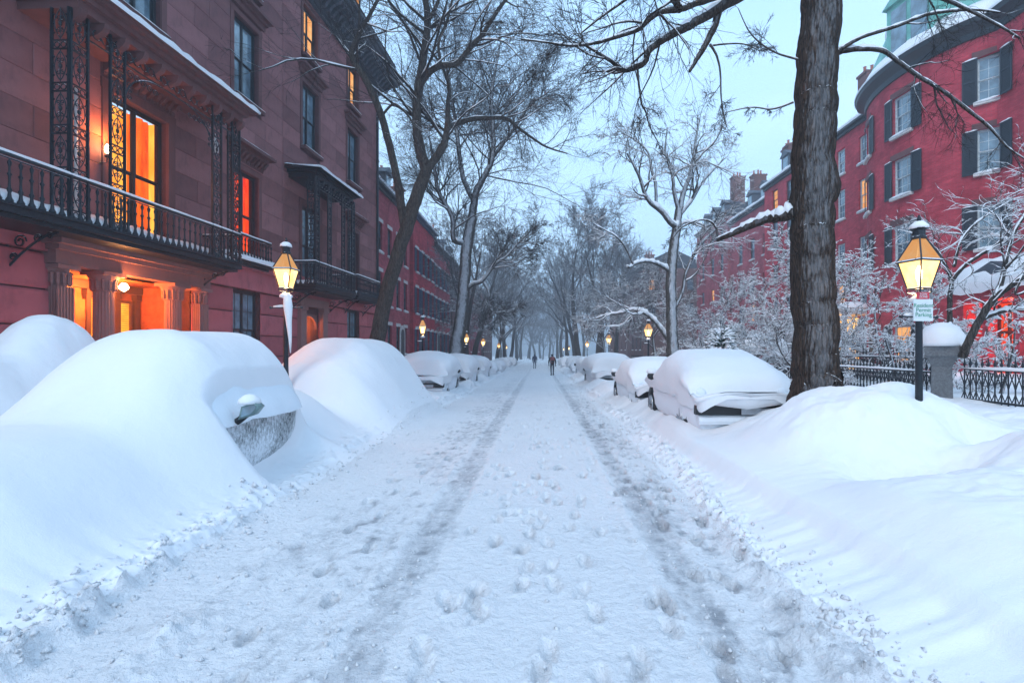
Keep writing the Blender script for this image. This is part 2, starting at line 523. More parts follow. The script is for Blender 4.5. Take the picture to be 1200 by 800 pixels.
def H0(x, y):
    """height of the snow surface, all in metres"""
    x = np.asarray(x, float); y = np.asarray(y, float)
    n1 = pn(y*.55, 3.3); n2 = pn(y*2.3, 9.1); n3 = fbm(x*3, y*3, 4, .6)
    xl = -3.12+.26*(1-ss(3.2, 8, y))+.16*n1+.10*n2+.12*fbm(y*5, x*.6+2, 2)       # crumbled edge of the left bank
    xr = 1.92-.42*(1-ss(3.2, 9, y))+.14*pn(y*.5, 21)+.08*pn(y*2.1, 31)+.09*fbm(y*5, x*.6+8, 2)
    far = 1-ss(14, 40, y)*.45
    # road surface
    rough = .35+.65*np.exp(-((x+1.75)/.75)**2)+.65*np.exp(-((x-1.45)/.55)**2)
    near = np.exp(-np.maximum(0, y-4)/14)
    z = .018*fbm(x*1.4, y*.9, 3)+rough*(.03*fbm(x*5, y*4, 4, .7)+.055*np.maximum(0, fbm(x*8+7, y*7, 4, .75)-.18))*(.4+.6*near)
    z += .035*np.abs(fbm(x*2.2, y*.7+40, 3))*np.exp(-((x+2.3)/.45)**2)
    dm_ = np.maximum(0, fbm(x*5.5+60, y*4.5, 3, .7)-.14)
    z -= .10*dm_*(.25+.75*rough)*(x > -3.0)*(x < 2.0)
    # tyre ruts
    for cx, w, d in ((-1.02, .18, .065), (1.12, .15, .055), (-1.42, .1, .025), (.80, .08, .02), (1.5, .09, .025)):
        c = cx+.05*pn(y*.35, cx*7)
        g = np.exp(-((x-c+.015*fbm(x*8, y*5, 2))/w)**8)
        z = z*(1-.75*g)-d*g
        z += .055*np.exp(-((np.abs(x-c)-w*1.25)/.05)**2)*np.maximum(0, .45+pn(x*9, y*5)+.6*pn(x*17, y*13))
    # ridge of broken clods inside the left bank, close by
    z += (.13+.20*np.abs(fbm(x*5, y*5, 4, .65)))*np.exp(-((x+2.3-.12*n1)/.2)**2)*(1-ss(3.4, 6.5, y))*np.clip(.7+1.2*n2, 0, 1.2)
    # banks
    L = ss(0, .13, xl-x); L2 = ss(0, 1.5, xl-x)
    R = ss(0, .22, x-xr); R2 = ss(0, 1.9, x-xr)
    edge = np.exp(-((x-xl+.16)/.2)**2)+np.exp(-((x-xr-.16)/.2)**2)
    bl = (.14+.10*near)*L+(.38*far)*L2
    br = .20*R+(.48*far)*R2
    z = z*(1-L)*(1-R)+bl+br+edge*(.06*n3+.13*np.maximum(0, fbm(x*8, y*8, 4, .7)-.05))*(.4+.6*near)
    side = np.maximum(L2, R2)
    z += side*.05*fbm(x*.5, y*.4, 3)+.010*side*fbm(x*5, y*1.8, 4, .6)+.012*side*fbm(x*2.2, y*2, 3)
    # pavement on the left, garden ground on the right
    z += .25*ss(-5.4, -7.0, x)+.25*ss(3.6, 5.2, x)+.15*ss(5.5, 8.0, x)+.12*fbm(x*.22, y*.22, 2)*ss(6, 12, x)
    # near right drifts
    gt = ss(1.75, 2.5, x)*ss(.5, 2, y)*(1-ss(10, 14, y))
    z = smax(z, -1+gt*(1.30+bumpf(x, y, 4.0, 3.7, 2.0, 1.55, .58, 2.8)*ss(1.95, 3.0, x)), .22)
    z = smax(z, -1+gt*(1.45+bumpf(x, y, 4.5, 6.8, 1.6, 1.0, .92, 2.4)*ss(2.2, 3.2, x)), .2)
    z -= bumpf(x, y, 4.3, 5.35, 1.9, .36, .26, 2.0)*ss(2.8, 3.6, x)
    z += bumpf(x, y, 5.3, 5.2, .8, .5, .42, 2.4)
    z += (.075*fbm(x*1.4, y*1.3, 4, .6)-.10*np.maximum(0, fbm(x*2.2+5, y*2.0, 2)-.30))*ss(2.6, 3.6, x)*(1-ss(11, 14, y))
    z += bumpf(x, y, 3.9, 7.4, .5, .35, .16)+bumpf(x, y, 4.95, 6.9, .3, .3, .12)
    z += bumpf(x, y, 4.2, 7.9, .75, .65, .18)
    z -= bumpf(x, y, 5.15, 5.95, .35, .3, .22)
    # lumps of thrown snow along the right bank between the cars
    z += bumpf(x, y, 4.0, 8.3, .8, .55, .16)+bumpf(x, y, 3.6, 13.3, .8, .5, .3)
    z += .10*ss(17, 20, y)*(np.exp(-((x+3.5)/.35)**2)+np.exp(-((x-2.7)/.35)**2))*(1+1.6*pn(y*.6, 8)+.8*pn(y*1.9, 5))
    z += .13*np.exp(-((x-2.7)/.3)**2)*ss(8.3, 9.2, y)*(1-ss(17, 19, y))*(1+.5*pn(y*1.3, 4))
    z += bumpf(x, y, 2.75, 15.2, .5, .9, .16)+bumpf(x, y, 2.6, 20.5, .5, 1.2, .3)+bumpf(x, y, 2.7, 24, .5, 1.0, .25)
    z += bumpf(x, y, 3.5, 33, 1.3, 2.0, .6)+bumpf(x, y, 3.0, 44, .9, 2, .35)
    z += bumpf(x, y, -3.5, 17.5, .6, 1.0, .2)+bumpf(x, y, -3.4, 25, .5, .9, .25)+bumpf(x, y, -3.7, 31.5, .6, .9, .3)
    # buried cars on the left
    m1 = left_car_mound(x, y, -4.80, 3.1, 8.3, 5.75, 2.16, 1.18, 1.25)
    m2 = left_car_mound(x, y, -4.78, 10.3, 15.0, 11.6, 2.2, 1.6, 1.42)
    # the stretch of the first car's road side where the wind has scoured the snow off the door
    sc = ss(5.85, 6.45, y)*(1-ss(8.0, 8.6, y))
    cut = 1-sc*.92*ss(-3.93, -3.80, x)
    m1 = m1*cut
    z = z-sc*.16*bumpf(x, y, -3.55, 6.9, .42, 1.6, 1.0)
    z = smax(z, m1, .22); z = smax(z, m2, .25); z = smax(z, bumpf(x, y, -4.9, 9.35, 1.25, 1.2, 1.25, 2.4), .3)
    w = .035*fbm(x*1.1+30, y*1.1, 4, .55)*(ss(.9, 1.5, z))
    z += w
    z += bumpf(x, y, -7.4, 7.7, .75, .95, 1.55, 2.6)+bumpf(x, y, -7.15, 6.35, .5, .5, .75, 2.2)+.03*fbm(x*4, y*4, 3)*ss(-6.4, -6.9, x)
    # footprints
    return z

def Hfull(x, y):
    z = H0(x, y)
    m = (x > -3) & (x < 2.1) & (y > 2) & (y < 24)
    if np.ndim(x) and m.any():
        idx = np.nonzero(m.ravel())[0]
        xs = x.ravel()[idx]; ys = y.ravel()[idx]; add = np.zeros(len(idx))
        order = np.argsort(ys, kind='stable'); ysort = ys[order]
        for (fx, fy, fa) in FOOT:
            a, b = np.searchsorted(ysort, (fy-.3, fy+.3))
            sel = order[a:b]; dx = xs[sel]-fx; dy = ys[sel]-fy
            k = np.abs(dx) < .3
            sel = sel[k]; dx = dx[k]; dy = dy[k]
            u = dx*cos(fa)+dy*sin(fa); v = -dx*sin(fa)+dy*cos(fa)
            d = (u/.045)**2+(v/.105)**2
            add[sel] += -.042*(1-ss(.7, 1.5, d))*(1-.35*np.exp(-((v+.01)/.02)**2))+.012*np.exp(-((np.sqrt(d)-1.5)/.25)**2)
        zz = z.ravel(); zz[idx] += add; z = zz.reshape(z.shape)
    return z+slope(y)

def h_at(x, y):
    return float(H0(np.array([x]), np.array([y]))[0]+slope(y))

def build_ground():
    xs = np.concatenate([[-160, -110, -70, -45, -30, -22, -17, -14, -12, -11, -10.3], np.arange(-9.8, -6.0, .10), np.arange(-6.0, -3.6, .04),
                         np.arange(-3.6, 2.6, .0225), np.arange(2.6, 5.6, .045), np.arange(5.6, 9, .12), np.arange(9, 22, .5),
                         [24, 28, 35, 50, 75, 110, 160]])
    ys = np.concatenate([[-60, -35, -20, -12, -7, -4, -2, -.8, 0, .6, 1.1, 1.5], 1.8*np.exp(np.arange(0, 560)*.0086), ])
    ys = np.concatenate([ys, [ys[-1]*1.02**k for k in range(1, 60)]])
    ys = ys[ys < 620]
    X, Y = np.meshgrid(xs, ys)
    Z = Hfull(X, Y)
    Z = np.where(np.abs(X) > 22, Z*.0+1.0+slope(Y), Z)
    e = .02
    gx = (H0(X+e, Y)-H0(X-e, Y))/(2*e); gy = (H0(X, Y+e)-H0(X, Y-e))/(2*e)
    nx, ny = len(xs), len(ys)
    i = np.arange(ny-1)[:, None]*nx+np.arange(nx-1)[None, :]
    F4 = np.stack([i, i+1, i+1+nx, i+nx], -1)
    xc = (X[:-1, :-1]+X[1:, 1:])/2; yc = (Y[:-1, :-1]+Y[1:, 1:])/2
    reg = np.zeros(xc.shape, int)
    reg[(xc < -3.0)] = 1; reg[xc > 1.80] = 2
    zc = Z[:-1, :-1]-slope(yc)
    car = lambda cx, y0, y1, hw: ((np.abs((xc-cx)/hw)**4+np.abs((yc-(y0+y1)/2)/((y1-y0)/2))**4) < 1)
    reg[car(-4.75, 2.4, 8.9, 1.12)] = 3
    reg[car(-4.75, 9.5, 15.1, 1.2)] = 4
    reg[(((xc+7.4)/.95)**2+((yc-7.6)/1.15)**2) < 1] = 5
    V = np.stack([X.ravel(), Y.ravel(), Z.ravel()], -1)
    Nn = np.stack([-gx.ravel(), -gy.ravel(), np.ones(X.size)], -1); Nn /= np.linalg.norm(Nn, axis=1)[:, None]
    out = {}
    xx, yy = X.ravel(), Y.ravel()
    slush_shade = (.44*np.exp(-((xx+1.02+.03*fbm(xx*6, yy*3, 3))/.17)**6)+.36*np.exp(-((xx-1.12+.03*fbm(xx*6, yy*3, 3))/.14)**6)+.26*np.exp(-((xx+1.6)/.55)**2)+.30*np.exp(-((xx-1.35)/.4)**2)
             + .04+.30*fbm(xx*1.1, yy*.5, 4)+1.1*np.maximum(0, fbm(xx*5.5+60, yy*4.5, 3, .7)-.14)*(.3+.7*np.exp(-((xx+1.6)/.8)**2)+.7*np.exp(-((xx-1.4)/.5)**2)))  # last term paints shade into the dimples of the surface
    for (fx, fy, fa) in FOOT:
        m_ = (np.abs(xx-fx) < .25) & (np.abs(yy-fy) < .3)
        ix = np.nonzero(m_)[0]; dx = xx[ix]-fx; dy = yy[ix]-fy
        slush_shade[ix] += .38*np.exp(-((dx/.055)**2+(dy/.12)**2)**1.5)  # footprints coloured darker to paint in the shade of their hollows
    slush_shade = np.clip(slush_shade, 0, 1)*(1-.35*ss(12, 50, yy))
    slush_shade = np.where((xx < -3.0) | (xx > 1.85), 0, slush_shade)
    for r, name, mat in ((0, 'road', M['road']), (1, 'snowbank', M['snow']), (2, 'snowbank', M['snow']), (3, 'snow_cover', M['snow']), (4, 'snow_cover', M['snow']), (5, 'snow_mound', M['snow'])):
        f = F4[reg == r].reshape(-1, 4)
        used = np.unique(f); remap = np.zeros(len(V), int); remap[used] = np.arange(len(used))
        me = np_mesh(name, V[used], remap[f], mat, True)
        if r in (1, 2, 3, 4, 5):
            me.normals_split_custom_set_from_vertices(Nn[used].astype(np.float32))
        else:
            at = me.attributes.new('slush_shade', 'FLOAT', 'POINT'); at.data.foreach_set('value', slush_shade[used].astype(np.float32))
        out[r] = (name, me)
    tag(link('road', out[0][1]), kind='structure')
    tag(link('snowbank', out[1][1]), kind='structure')
    tag(link('snowbank', out[2][1]), kind='structure')
    return out
GR = build_ground()

# crumbs of snow and slush thrown along the ruts and edges
def crumbs():
    g = np.array([(1, 0, 0), (-1, 0, 0), (0, 1, 0), (0, -1, 0), (0, 0, 1), (0, 0, -1)], float)
    ff = np.array([(0, 2, 4), (2, 1, 4), (1, 3, 4), (3, 0, 4), (2, 0, 5), (1, 2, 5), (3, 1, 5), (0, 3, 5)])
    n = 5500
    lanes = RNG.choice(6, n, p=[.22, .18, .2, .14, .14, .12])
    cx = np.array([-3.0, 1.85, -1.3, 1.25, -2.3, .2])[lanes]; sx = np.array([.13, .11, .34, .3, .35, .9])[lanes]
    x = cx+RNG.normal(0, 1, n)*sx; y = 2.2*np.exp(RNG.uniform(0, 2.6, n))
    s = (.004+.016*RNG.random(n)**4)*np.where(lanes < 2, 1.8, 1.0)
    m = (x > -3.35) & (x < 2.3); x, y, s = x[m], y[m], s[m]; n = len(x)
    z = H0(x, y)+slope(y)
    V = g[None]*s[:, None, None]*RNG.uniform(.5, 1.5, (n, 6, 3))+RNG.normal(0, .15, (n, 6, 3))*s[:, None, None]
    V += np.stack([x, y, z+s*.25], -1)[:, None, :]
    Fa = (ff[None]+6*np.arange(n)[:, None, None]).reshape(-1, 3)
    me = np_mesh('snow_crumbs', V.reshape(-1, 3), Fa, M['road'], True)
    tag(link('snow_crumbs', me), 'loose crumbs of broken snow scattered along the ruts and bank edges', 'snow', kind='stuff')
crumbs()
o = link('snow_mound', GR[5][1]); tag(o, 'tall rounded heap of snow beside the brownstone portico at far left', 'snow mound')

# ------------------------------------------------------------------ windows
def blob_strip(mb, x0, x1, y0, y1, z, t, n=8, seed=0):
    """a soft ridge of snow lying on a ledge: y0..y1 long, x0..x1 deep, t high"""
    r = random.Random(seed+int(abs(y0)*100)+int(z*10))
    i0 = len(mb.v); prof = [(0, 0), (.02, .6), (.25, 1), (.6, 1.02), (.95, .65), (1.03, .1), (1.0, -.25)]
    for k in range(n+1):
        f = k/n; y = y0+(y1-y0)*f
        e = min(1, 4*f+.25, 4*(1-f)+.25); tt = t*e*(.8+.45*r.random())
        for (a, b) in prof: mb.v.append((x0+(x1-x0)*a+.01*r.random(), y, z+tt*b))
    m = len(prof)
    for k in range(n):
        for j in range(m-1):
            a = i0+k*m+j; mb.f.append((a, a+m, a+m+1, a+1))
    mb.f.append(tuple(i0+j for j in range(m))); mb.f.append(tuple(i0+n*m+m-1-j for j in range(m)))

PROTO = {}
def window(parent, loc, rz, w, h, style, lit=None, seed=0):
    """sash window in its own frame: x outward, y along the wall, z up from the sill"""
    key = (round(w, 2), round(h, 2), style, lit)
    if key not in PROTO:
        P = []
        fm = {'brown': M['frame_dark'], 'red': M['frame_dark'], 'pale': M['frame_white']}[style.split('_')[0]]
        d = -.16
        fr = MB(); t = .07
        fr.box(d-.05, d+.05, -w/2, -w/2+t, 0, h); fr.box(d-.05, d+.05, w/2-t, w/2, 0, h)
        fr.box(d-.05, d+.052, -w/2+t, w/2-t, h-t, h); fr.box(d-.05, d+.052, -w/2+t, w/2-t, 0, t)
        P.append(('window', fr.mesh('window', fm), None))
        mid = h*.5
        dbl = 'double' in style
        cols = [(-w/2+t, -.03), (.03, w/2-t)] if dbl else [(-w/2+t, w/2-t)]
        if dbl: m = MB().box(d-.04, d+.045, -.03, .03, t, h-t); P.append(('mullion', m.mesh('mullion', fm), None))
        for (a, b) in cols:
            for q, (z0, z1) in enumerate(((t, mid), (mid, h-t))):
                sm = MB(); e = .035; dd = d-.02-.0 if q == 0 else d+.012
                sm.box(dd-.015, dd+.015, a, a+e, z0, z1); sm.box(dd-.015, dd+.015, b-e, b, z0, z1)
                sm.box(dd-.015, dd+.017, a+e, b-e, z0, z0+e); sm.box(dd-.015, dd+.017, a+e, b-e, z1-e, z1)
                if 'grid' in style or 'muntin' in style:
                    nx = 3 if not dbl else 2
                    for k in range(1, nx): yy = a+(b-a)*k/nx; sm.box(dd-.01, dd+.01, yy-.011, yy+.011, z0+e, z1-e)
                    sm.box(dd-.009, dd+.011, a+e, b-e, (z0+z1)/2-.011, (z0+z1)/2+.011)
                P.append(('sash', sm.mesh('sash', fm), None))
                g = MB().box(dd-.006, dd+.002, a+e, b-e, z0+e, z1-e)
                gm = M['cglass'] if lit in ('curtain', 'hot', 'red') else (M['lit_pane'] if lit == 'pane' else M['pane'])
                P.append(('pane', g.mesh('pane', gm), None))
        if lit in ('curtain', 'hot', 'red'):
            c = MB(); n = 26; i0 = 0
            for k in range(n+1):
                y = -w/2+.02+(w-.04)*k/n
                x = d-.22+.05*sin(k*1.9)+.02*sin(k*.7)
                c.v += [(x, y, .02), (x, y, h-.03)]
            for k in range(n):
                if lit == 'curtain' and 5 < k < 14: continue
                c.f.append((2*k, 2*k+2, 2*k+3, 2*k+1))
            P.append(('curtain', c.mesh('curtain', M['curtain_red'] if lit == 'red' else M['curtain']), None))
            bk = MB().box(d-.56, d-.53, -w/2-.3, w/2+.3, -.1, h+.1).box(d-.53, d-.16, -w/2-.3, -w/2-.27, -.1, h+.1).box(d-.53, d-.16, w/2+.27, w/2+.3, -.1, h+.1)
            P.append(('lit_room', bk.mesh('lit_room', M['curtain_hot'] if lit != 'red' else M['curtain_red']), None))
        elif lit != 'pane':
            bk = MB(); bk.box(d-.30, d-.28, -w/2, w/2, 0, h)
            P.append(('blind', bk.mesh('blind', M['pane_dark']), None))
        PROTO[key] = P
    P = PROTO[key]
    root = link(P[0][0], P[0][1], parent, loc, (0, 0, rz))
    for (n, me, k) in P[1:]: link(n, me, root)
    return root

def sill(parent, loc, rz, w, mat, depth=.16, snow=.06, th=.12, kind='s'):
    key = ('sill', round(w, 2), mat.name, depth, snow)
    if key not in PROTO:
        a = MB().box(-.15, depth, -w/2-.1, w/2+.1, -th, 0).mesh('sill', mat)
        b = MB(); blob_strip(b, -.12, depth+.01, -w/2-.08, w/2+.08, 0, snow)
        PROTO[key] = (a, b.mesh('snow', M['snow'], True))
    a, b = PROTO[key]
    r = link('sill', a, parent, loc, (0, 0, rz))
    if snow: link('snow', b, r)
    return r

def shutter(parent, loc, rz, w, h, mat, snow=True):
    key = ('sh', round(w, 2), round(h, 2), mat.name)
    if key not in PROTO:
        m = MB(); e = .06
        m.box(0, .045, -w/2, -w/2+e, 0, h); m.box(0, .045, w/2-e, w/2, 0, h)
        for z in (0, h*.5-e/2, h-e): m.box(0, .046, -w/2+e, w/2-e, z, z+e)
        n = int(h/.07)
        for k in range(n):
            z = e+(h-2*e)*(k+.1)/n
            m.prism([(.008, z), (.036, z-.01), (.036, z+.006), (.008, z+.035)], 'y', -w/2+e, w/2-e) if False else m.box(.008, .03, -w/2+e, w/2-e, z, z+.03)
        m.box(.002, .009, -w/2+e, w/2-e, e, h-e)
        s = MB(); blob_strip(s, 0, .06, -w/2, w/2, h, .05, 4)
        PROTO[key] = (m.mesh('shutter', mat), s.mesh('snow', M['snow'], True))
    a, b = PROTO[key]
    r = link('shutter', a, parent, loc, (0, 0, rz))
    if snow: link('snow', b, r)
    return r

def wall_skin(mb, P, ts, z0, z1, ops, reveal=.2):
    """outer skin of a wall following P(t)->(x,y,nx,ny), with openings (t0,t1,za,zb)"""
    T = sorted(set([round(t, 4) for t in ts]+[round(v, 4) for o in ops for v in o[:2]]))
    Z = sorted(set([z0, z1]+[round(v, 4) for o in ops for v in o[2:4]]))
    for a, b in zip(T[:-1], T[1:]):
        A = P(a); B = P(b)
        for c, d in zip(Z[:-1], Z[1:]):
            tm, zm = (a+b)/2, (c+d)/2
            if any(o[0] < tm < o[1] and o[2] < zm < o[3] for o in ops): continue
            mb.quad((A[0], A[1], c), (B[0], B[1], c), (B[0], B[1], d), (A[0], A[1], d))
    for o in ops:
        A = P(o[0]); B = P(o[1]); za, zb = o[2:4]
        Ai = (A[0]-A[2]*reveal, A[1]-A[3]*reveal); Bi = (B[0]-B[2]*reveal, B[1]-B[3]*reveal)
        mb.quad((A[0], A[1], za), (A[0], A[1], zb), (Ai[0], Ai[1], zb), (Ai[0], Ai[1], za))
        mb.quad((B[0], B[1], za), (Bi[0], Bi[1], za), (Bi[0], Bi[1], zb), (B[0], B[1], zb))
        mb.quad((A[0], A[1], zb), (B[0], B[1], zb), (Bi[0], Bi[1], zb), (Ai[0], Ai[1], zb))
        mb.quad((A[0], A[1], za), (Ai[0], Ai[1], za), (Bi[0], Bi[1], za), (B[0], B[1], za))

# ------------------------------------------------------------------ brownstones on the left
FR = -.05165
UNIT = {}
def unit_block(kind, mat):
    if (kind, mat.name) not in UNIT:
        m = MB(); b = .02 if kind == 'plain' else .06
        # unit block 1 x 1 in y,z ; depth in metres along x, arris bevelled
        d = .0
        i = 0
        m.v = [(-.04, 0, 0), (-.04, 1, 0), (-.04, 1, 1), (-.04, 0, 1), (-b*.35, 0, 0), (-b*.35, 1, 0), (-b*.35, 1, 1), (-b*.35, 0, 1),
               (0, b*.6, b), (0, 1-b*.6, b), (0, 1-b*.6, 1-b), (0, b*.6, 1-b)]
        m.f = [(8, 9, 10, 11), (4, 5, 9, 8), (5, 6, 10, 9), (6, 7, 11, 10), (7, 4, 8, 11), (0, 1, 5, 4), (1, 2, 6, 5), (2, 3, 7, 6), (3, 0, 4, 7)]
        UNIT[(kind, mat.name)] = m.mesh('stone_block', mat)
    return UNIT[(kind, mat.name)]

def ashlar(parent, s0, off, a, b, z0, z1, ops, course, length, mat, proud=0, joint=.014, kind='plain'):
    me = unit_block(kind, mat); n = max(1, round((z1-z0)/course)); h = (z1-z0)/n
    r = random.Random(int(a*10+z0*7))
    for k in range(n):
        za = z0+k*h; zb = za+h
        cuts = [(o[0], o[1]) for o in ops if o[2] < zb-.02 and o[3] > za+.02]
        iv = [(a, b)]
        for (c, d) in cuts:
            nv = []
            for (p, q) in iv:
                if d <= p or c >= q: nv.append((p, q)); continue
                if c > p: nv.append((p, c))
                if d < q: nv.append((d, q))
            iv = nv
        for (p, q) in iv:
            if q-p < .08: continue
            m = max(1, round((q-p)/length)); e = [p]
            for j in range(1, m): e.append(p+(q-p)*(j+(.25 if k % 2 else -.25)*(1 if m > 1 else 0)+r.uniform(-.08, .08))/m)
            e.append(q)
            for u, v in zip(e[:-1], e[1:]):
                link('stone_block', me, parent, (off+proud+r.uniform(0, .006), u+joint/2-s0, za+joint/2), (0, 0, 0), (1, v-u-joint, h-joint))

def console_hood(parent, s0, s, z, w, mat, depth=.42, n=9):
    """stone hood over a window on a row of scrolled consoles"""
    hd = MB(); hd.box(0, depth*.55, s-w/2, s+w/2, z+.30, z+.40); hd.box(0, depth, s-w/2-.12, s+w/2+.12, z+.40, z+.50)
    hd.box(0, .05, s-w/2+.02, s+w/2-.02, z, z+.30)
    h = hd.build('window_hood', mat, parent, off=(0, s0, 0))
    if 'cons' not in PROTO:
        c = MB(); pr = []
        for k in range(9):
            a = pi/2*k/8; pr.append((.05+.22*(1-cos(a))*1.0, .02+.27*sin(a)))
        pr = [(.05, .02)]+[(.05+.20*sin(pi/2*k/7)**1.6+.02*sin(k*2.4), .02+.27*k/7) for k in range(8)]+[(.05, .29)]
        pr = [(x, z) for x, z in pr]
        i = len(c.v); c.prism([(x, z) for x, z in pr], 'y', -.05, .05)
        PROTO['cons'] = c.mesh('console', mat)
    for k in range(n):
        link('console', PROTO['cons'], h, (0, s-w/2+.1+(w-.2)*k/(n-1)-s0, z))
    sn = MB(); blob_strip(sn, .02, depth-.02, s-w/2-.08, s+w/2+.08, z+.5, .05, 10); sn.build('snow', M['snow'], h, True, off=(0, s0, 0))
    return h

def plain_hood(parent, s0, s, z, w, mat):
    hd = MB(); hd.box(0, .10, s-w/2, s+w/2, z, z+.16); hd.box(0, .20, s-w/2-.05, s+w/2+.05, z+.16, z+.25); hd.box(0, .32, s-w/2-.12, s+w/2+.12, z+.25, z+.34)
    return hd.build('window_hood', mat, parent, off=(0, s0, 0))

def surround(parent, s0, s, z0, z1, w, mat, t=.16, p=.05):
    m = MB(); m.box(-.05, p, s-w/2-t, s-w/2-.001, z0-.001, z1); m.box(-.05, p, s+w/2+.001, s+w/2+t, z0-.001, z1); m.box(-.05, p+.003, s-w/2-t-.02, s+w/2+t+.02, z1+.001, z1+t)
    return m.build('window_surround', mat, parent, off=(0, s0, 0))

def ring(mb, c, r, t=.008, n=12, a0=0, a1=2*pi, ax='y', sides=4):
    pts = []
    for k in range(n+1):
        a = a0+(a1-a0)*k/n
        if ax == 'y': pts.append((c[0], c[1]+r*cos(a), c[2]+r*sin(a)))
        else: pts.append((c[0]+r*cos(a), c[1], c[2]+r*sin(a)))
    mb.tube(pts, t, sides)

def spiral(mb, c, r, turns, a0, t=.009, n=18, dirn=1):
    pts = [(c[0], c[1]+r*(1-.8*k/n)*cos(a0+dirn*turns*2*pi*k/n), c[2]+r*(1-.8*k/n)*sin(a0+dirn*turns*2*pi*k/n)) for k in range(n+1)]
    mb.tube(pts, t, 4)

def iron_panel_mesh(w, h):
    """openwork cast-iron pier panel, lying in the y-z plane, y from 0 to w"""
    key = ('ip', w, h)
    if key in PROTO: return PROTO[key]
    m = MB(); b = .022
    m.box(-b, b, 0, .035, 0, h); m.box(-b, b, w-.035, w, 0, h)
    step = .78; n = int(round(h/step)); step = h/n
    c = w/2
    for k in range(n):
        z = k*step
        m.box(-.012, .012, .035, w-.035, z+.0, z+.025); m.box(-.012, .012, .035, w-.035, z+.15, z+.175)
        for q in range(2): ring(m, (0, c+(-1 if q else 1)*w*.17, z+.0875), .05, .011, 10)
        z1, z2 = z+.175, z+step
        hh = z2-z1
        for sgn in (-1, 1):
            pts = [(0, c+sgn*(w*.30)*sin(pi*t/10)**.8, z1+.03+(hh-.06)*t/10) for t in range(11)]
            m.tube(pts, .011, 4)
            spiral(m, (0, c+sgn*w*.12, z1+hh*.30), w*.13, 1.2, pi/2, .010, 14, sgn)
            spiral(m, (0, c+sgn*w*.12, z1+hh*.68), w*.13, 1.2, -pi/2, .010, 14, -sgn)
            for zz in (.22, .5, .78): m.lathe([(.004, -.022), (.02, 0), (.004, .022)], 5, (0, c+sgn*w*.33, z1+hh*zz))
        m.tube([(0, c, z1), (0, c, z2)], .009, 4)
        m.lathe([(.006, -.06), (.03, -.02), (.03, .02), (.006, .06)], 6, (0, c, z1+hh*.5))
    PROTO[key] = m.mesh('iron_panel', M['iron'])
    return PROTO[key]

def baluster_mesh(h):
    key = ('bal', round(h, 2))
    if key not in PROTO:
        p = [(.012, 0), (.05, .01), (.055, .05), (.03, .12), (.022, .22), (.04, .30), (.022, .34), (.016, .5), (.02, .60), (.038, .64), (.018, .68), (.014, .8), (.03, .88), (.03, .92), (.012, .96), (.012, 1)]
        PROTO[key] = MB().lathe([(r, z*h) for r, z in p], 7).mesh('baluster', M['iron'], True)
    return PROTO[key]

def scroll_bracket_mesh(d, h):
    key = ('sb', d, h)
    if key not in PROTO:
        m = MB()
        pts = [(d*(1-t/12), 0, -h*(t/12)**1.6-.02) for t in range(13)]
        m.tube(pts, .022, 5); m.tube([(0, 0, -.01), (0, 0, -h-.05)], .024, 5)
        for c, r in (((d*.25, -.28*h), .2*h), ((d*.6, -.2*h), .13*h), ((d*.12, -.72*h), .12*h), ((d*.85, -.12*h), .1*h)):
            q = [(c[0]+r*(1-.75*k/16)*cos(3*pi*k/16), 0, c[1]+r*(1-.75*k/16)*sin(3*pi*k/16)) for k in range(17)]
            m.tube(q, .017, 4)
        PROTO[key] = m.mesh('scroll_bracket', M['iron'])
    return PROTO[key]

def handrail(parent, s0, pts, z):
    m = MB()
    for (a, b) in zip(pts[:-1], pts[1:]):
        m.tube([(a[0], a[1], z), (b[0], b[1], z)], .032, 6); m.tube([(a[0], a[1], z-.06), (b[0], b[1], z-.06)], .012, 4)
    r = m.build('handrail', M['iron'], parent, True, off=(0, s0, 0))
    sn = MB()
    for (a, b) in zip(pts[:-1], pts[1:]):
        n = 14; q = [(a[0]+(b[0]-a[0])*k/n, a[1]+(b[1]-a[1])*k/n, z+.035+.008*random.random()) for k in range(n+1)]
        sn.tube(q, [.022+.014*random.random() for _ in q], 6)
    sn.build('snow', M['snow'], parent, True, off=(0, s0, 0))

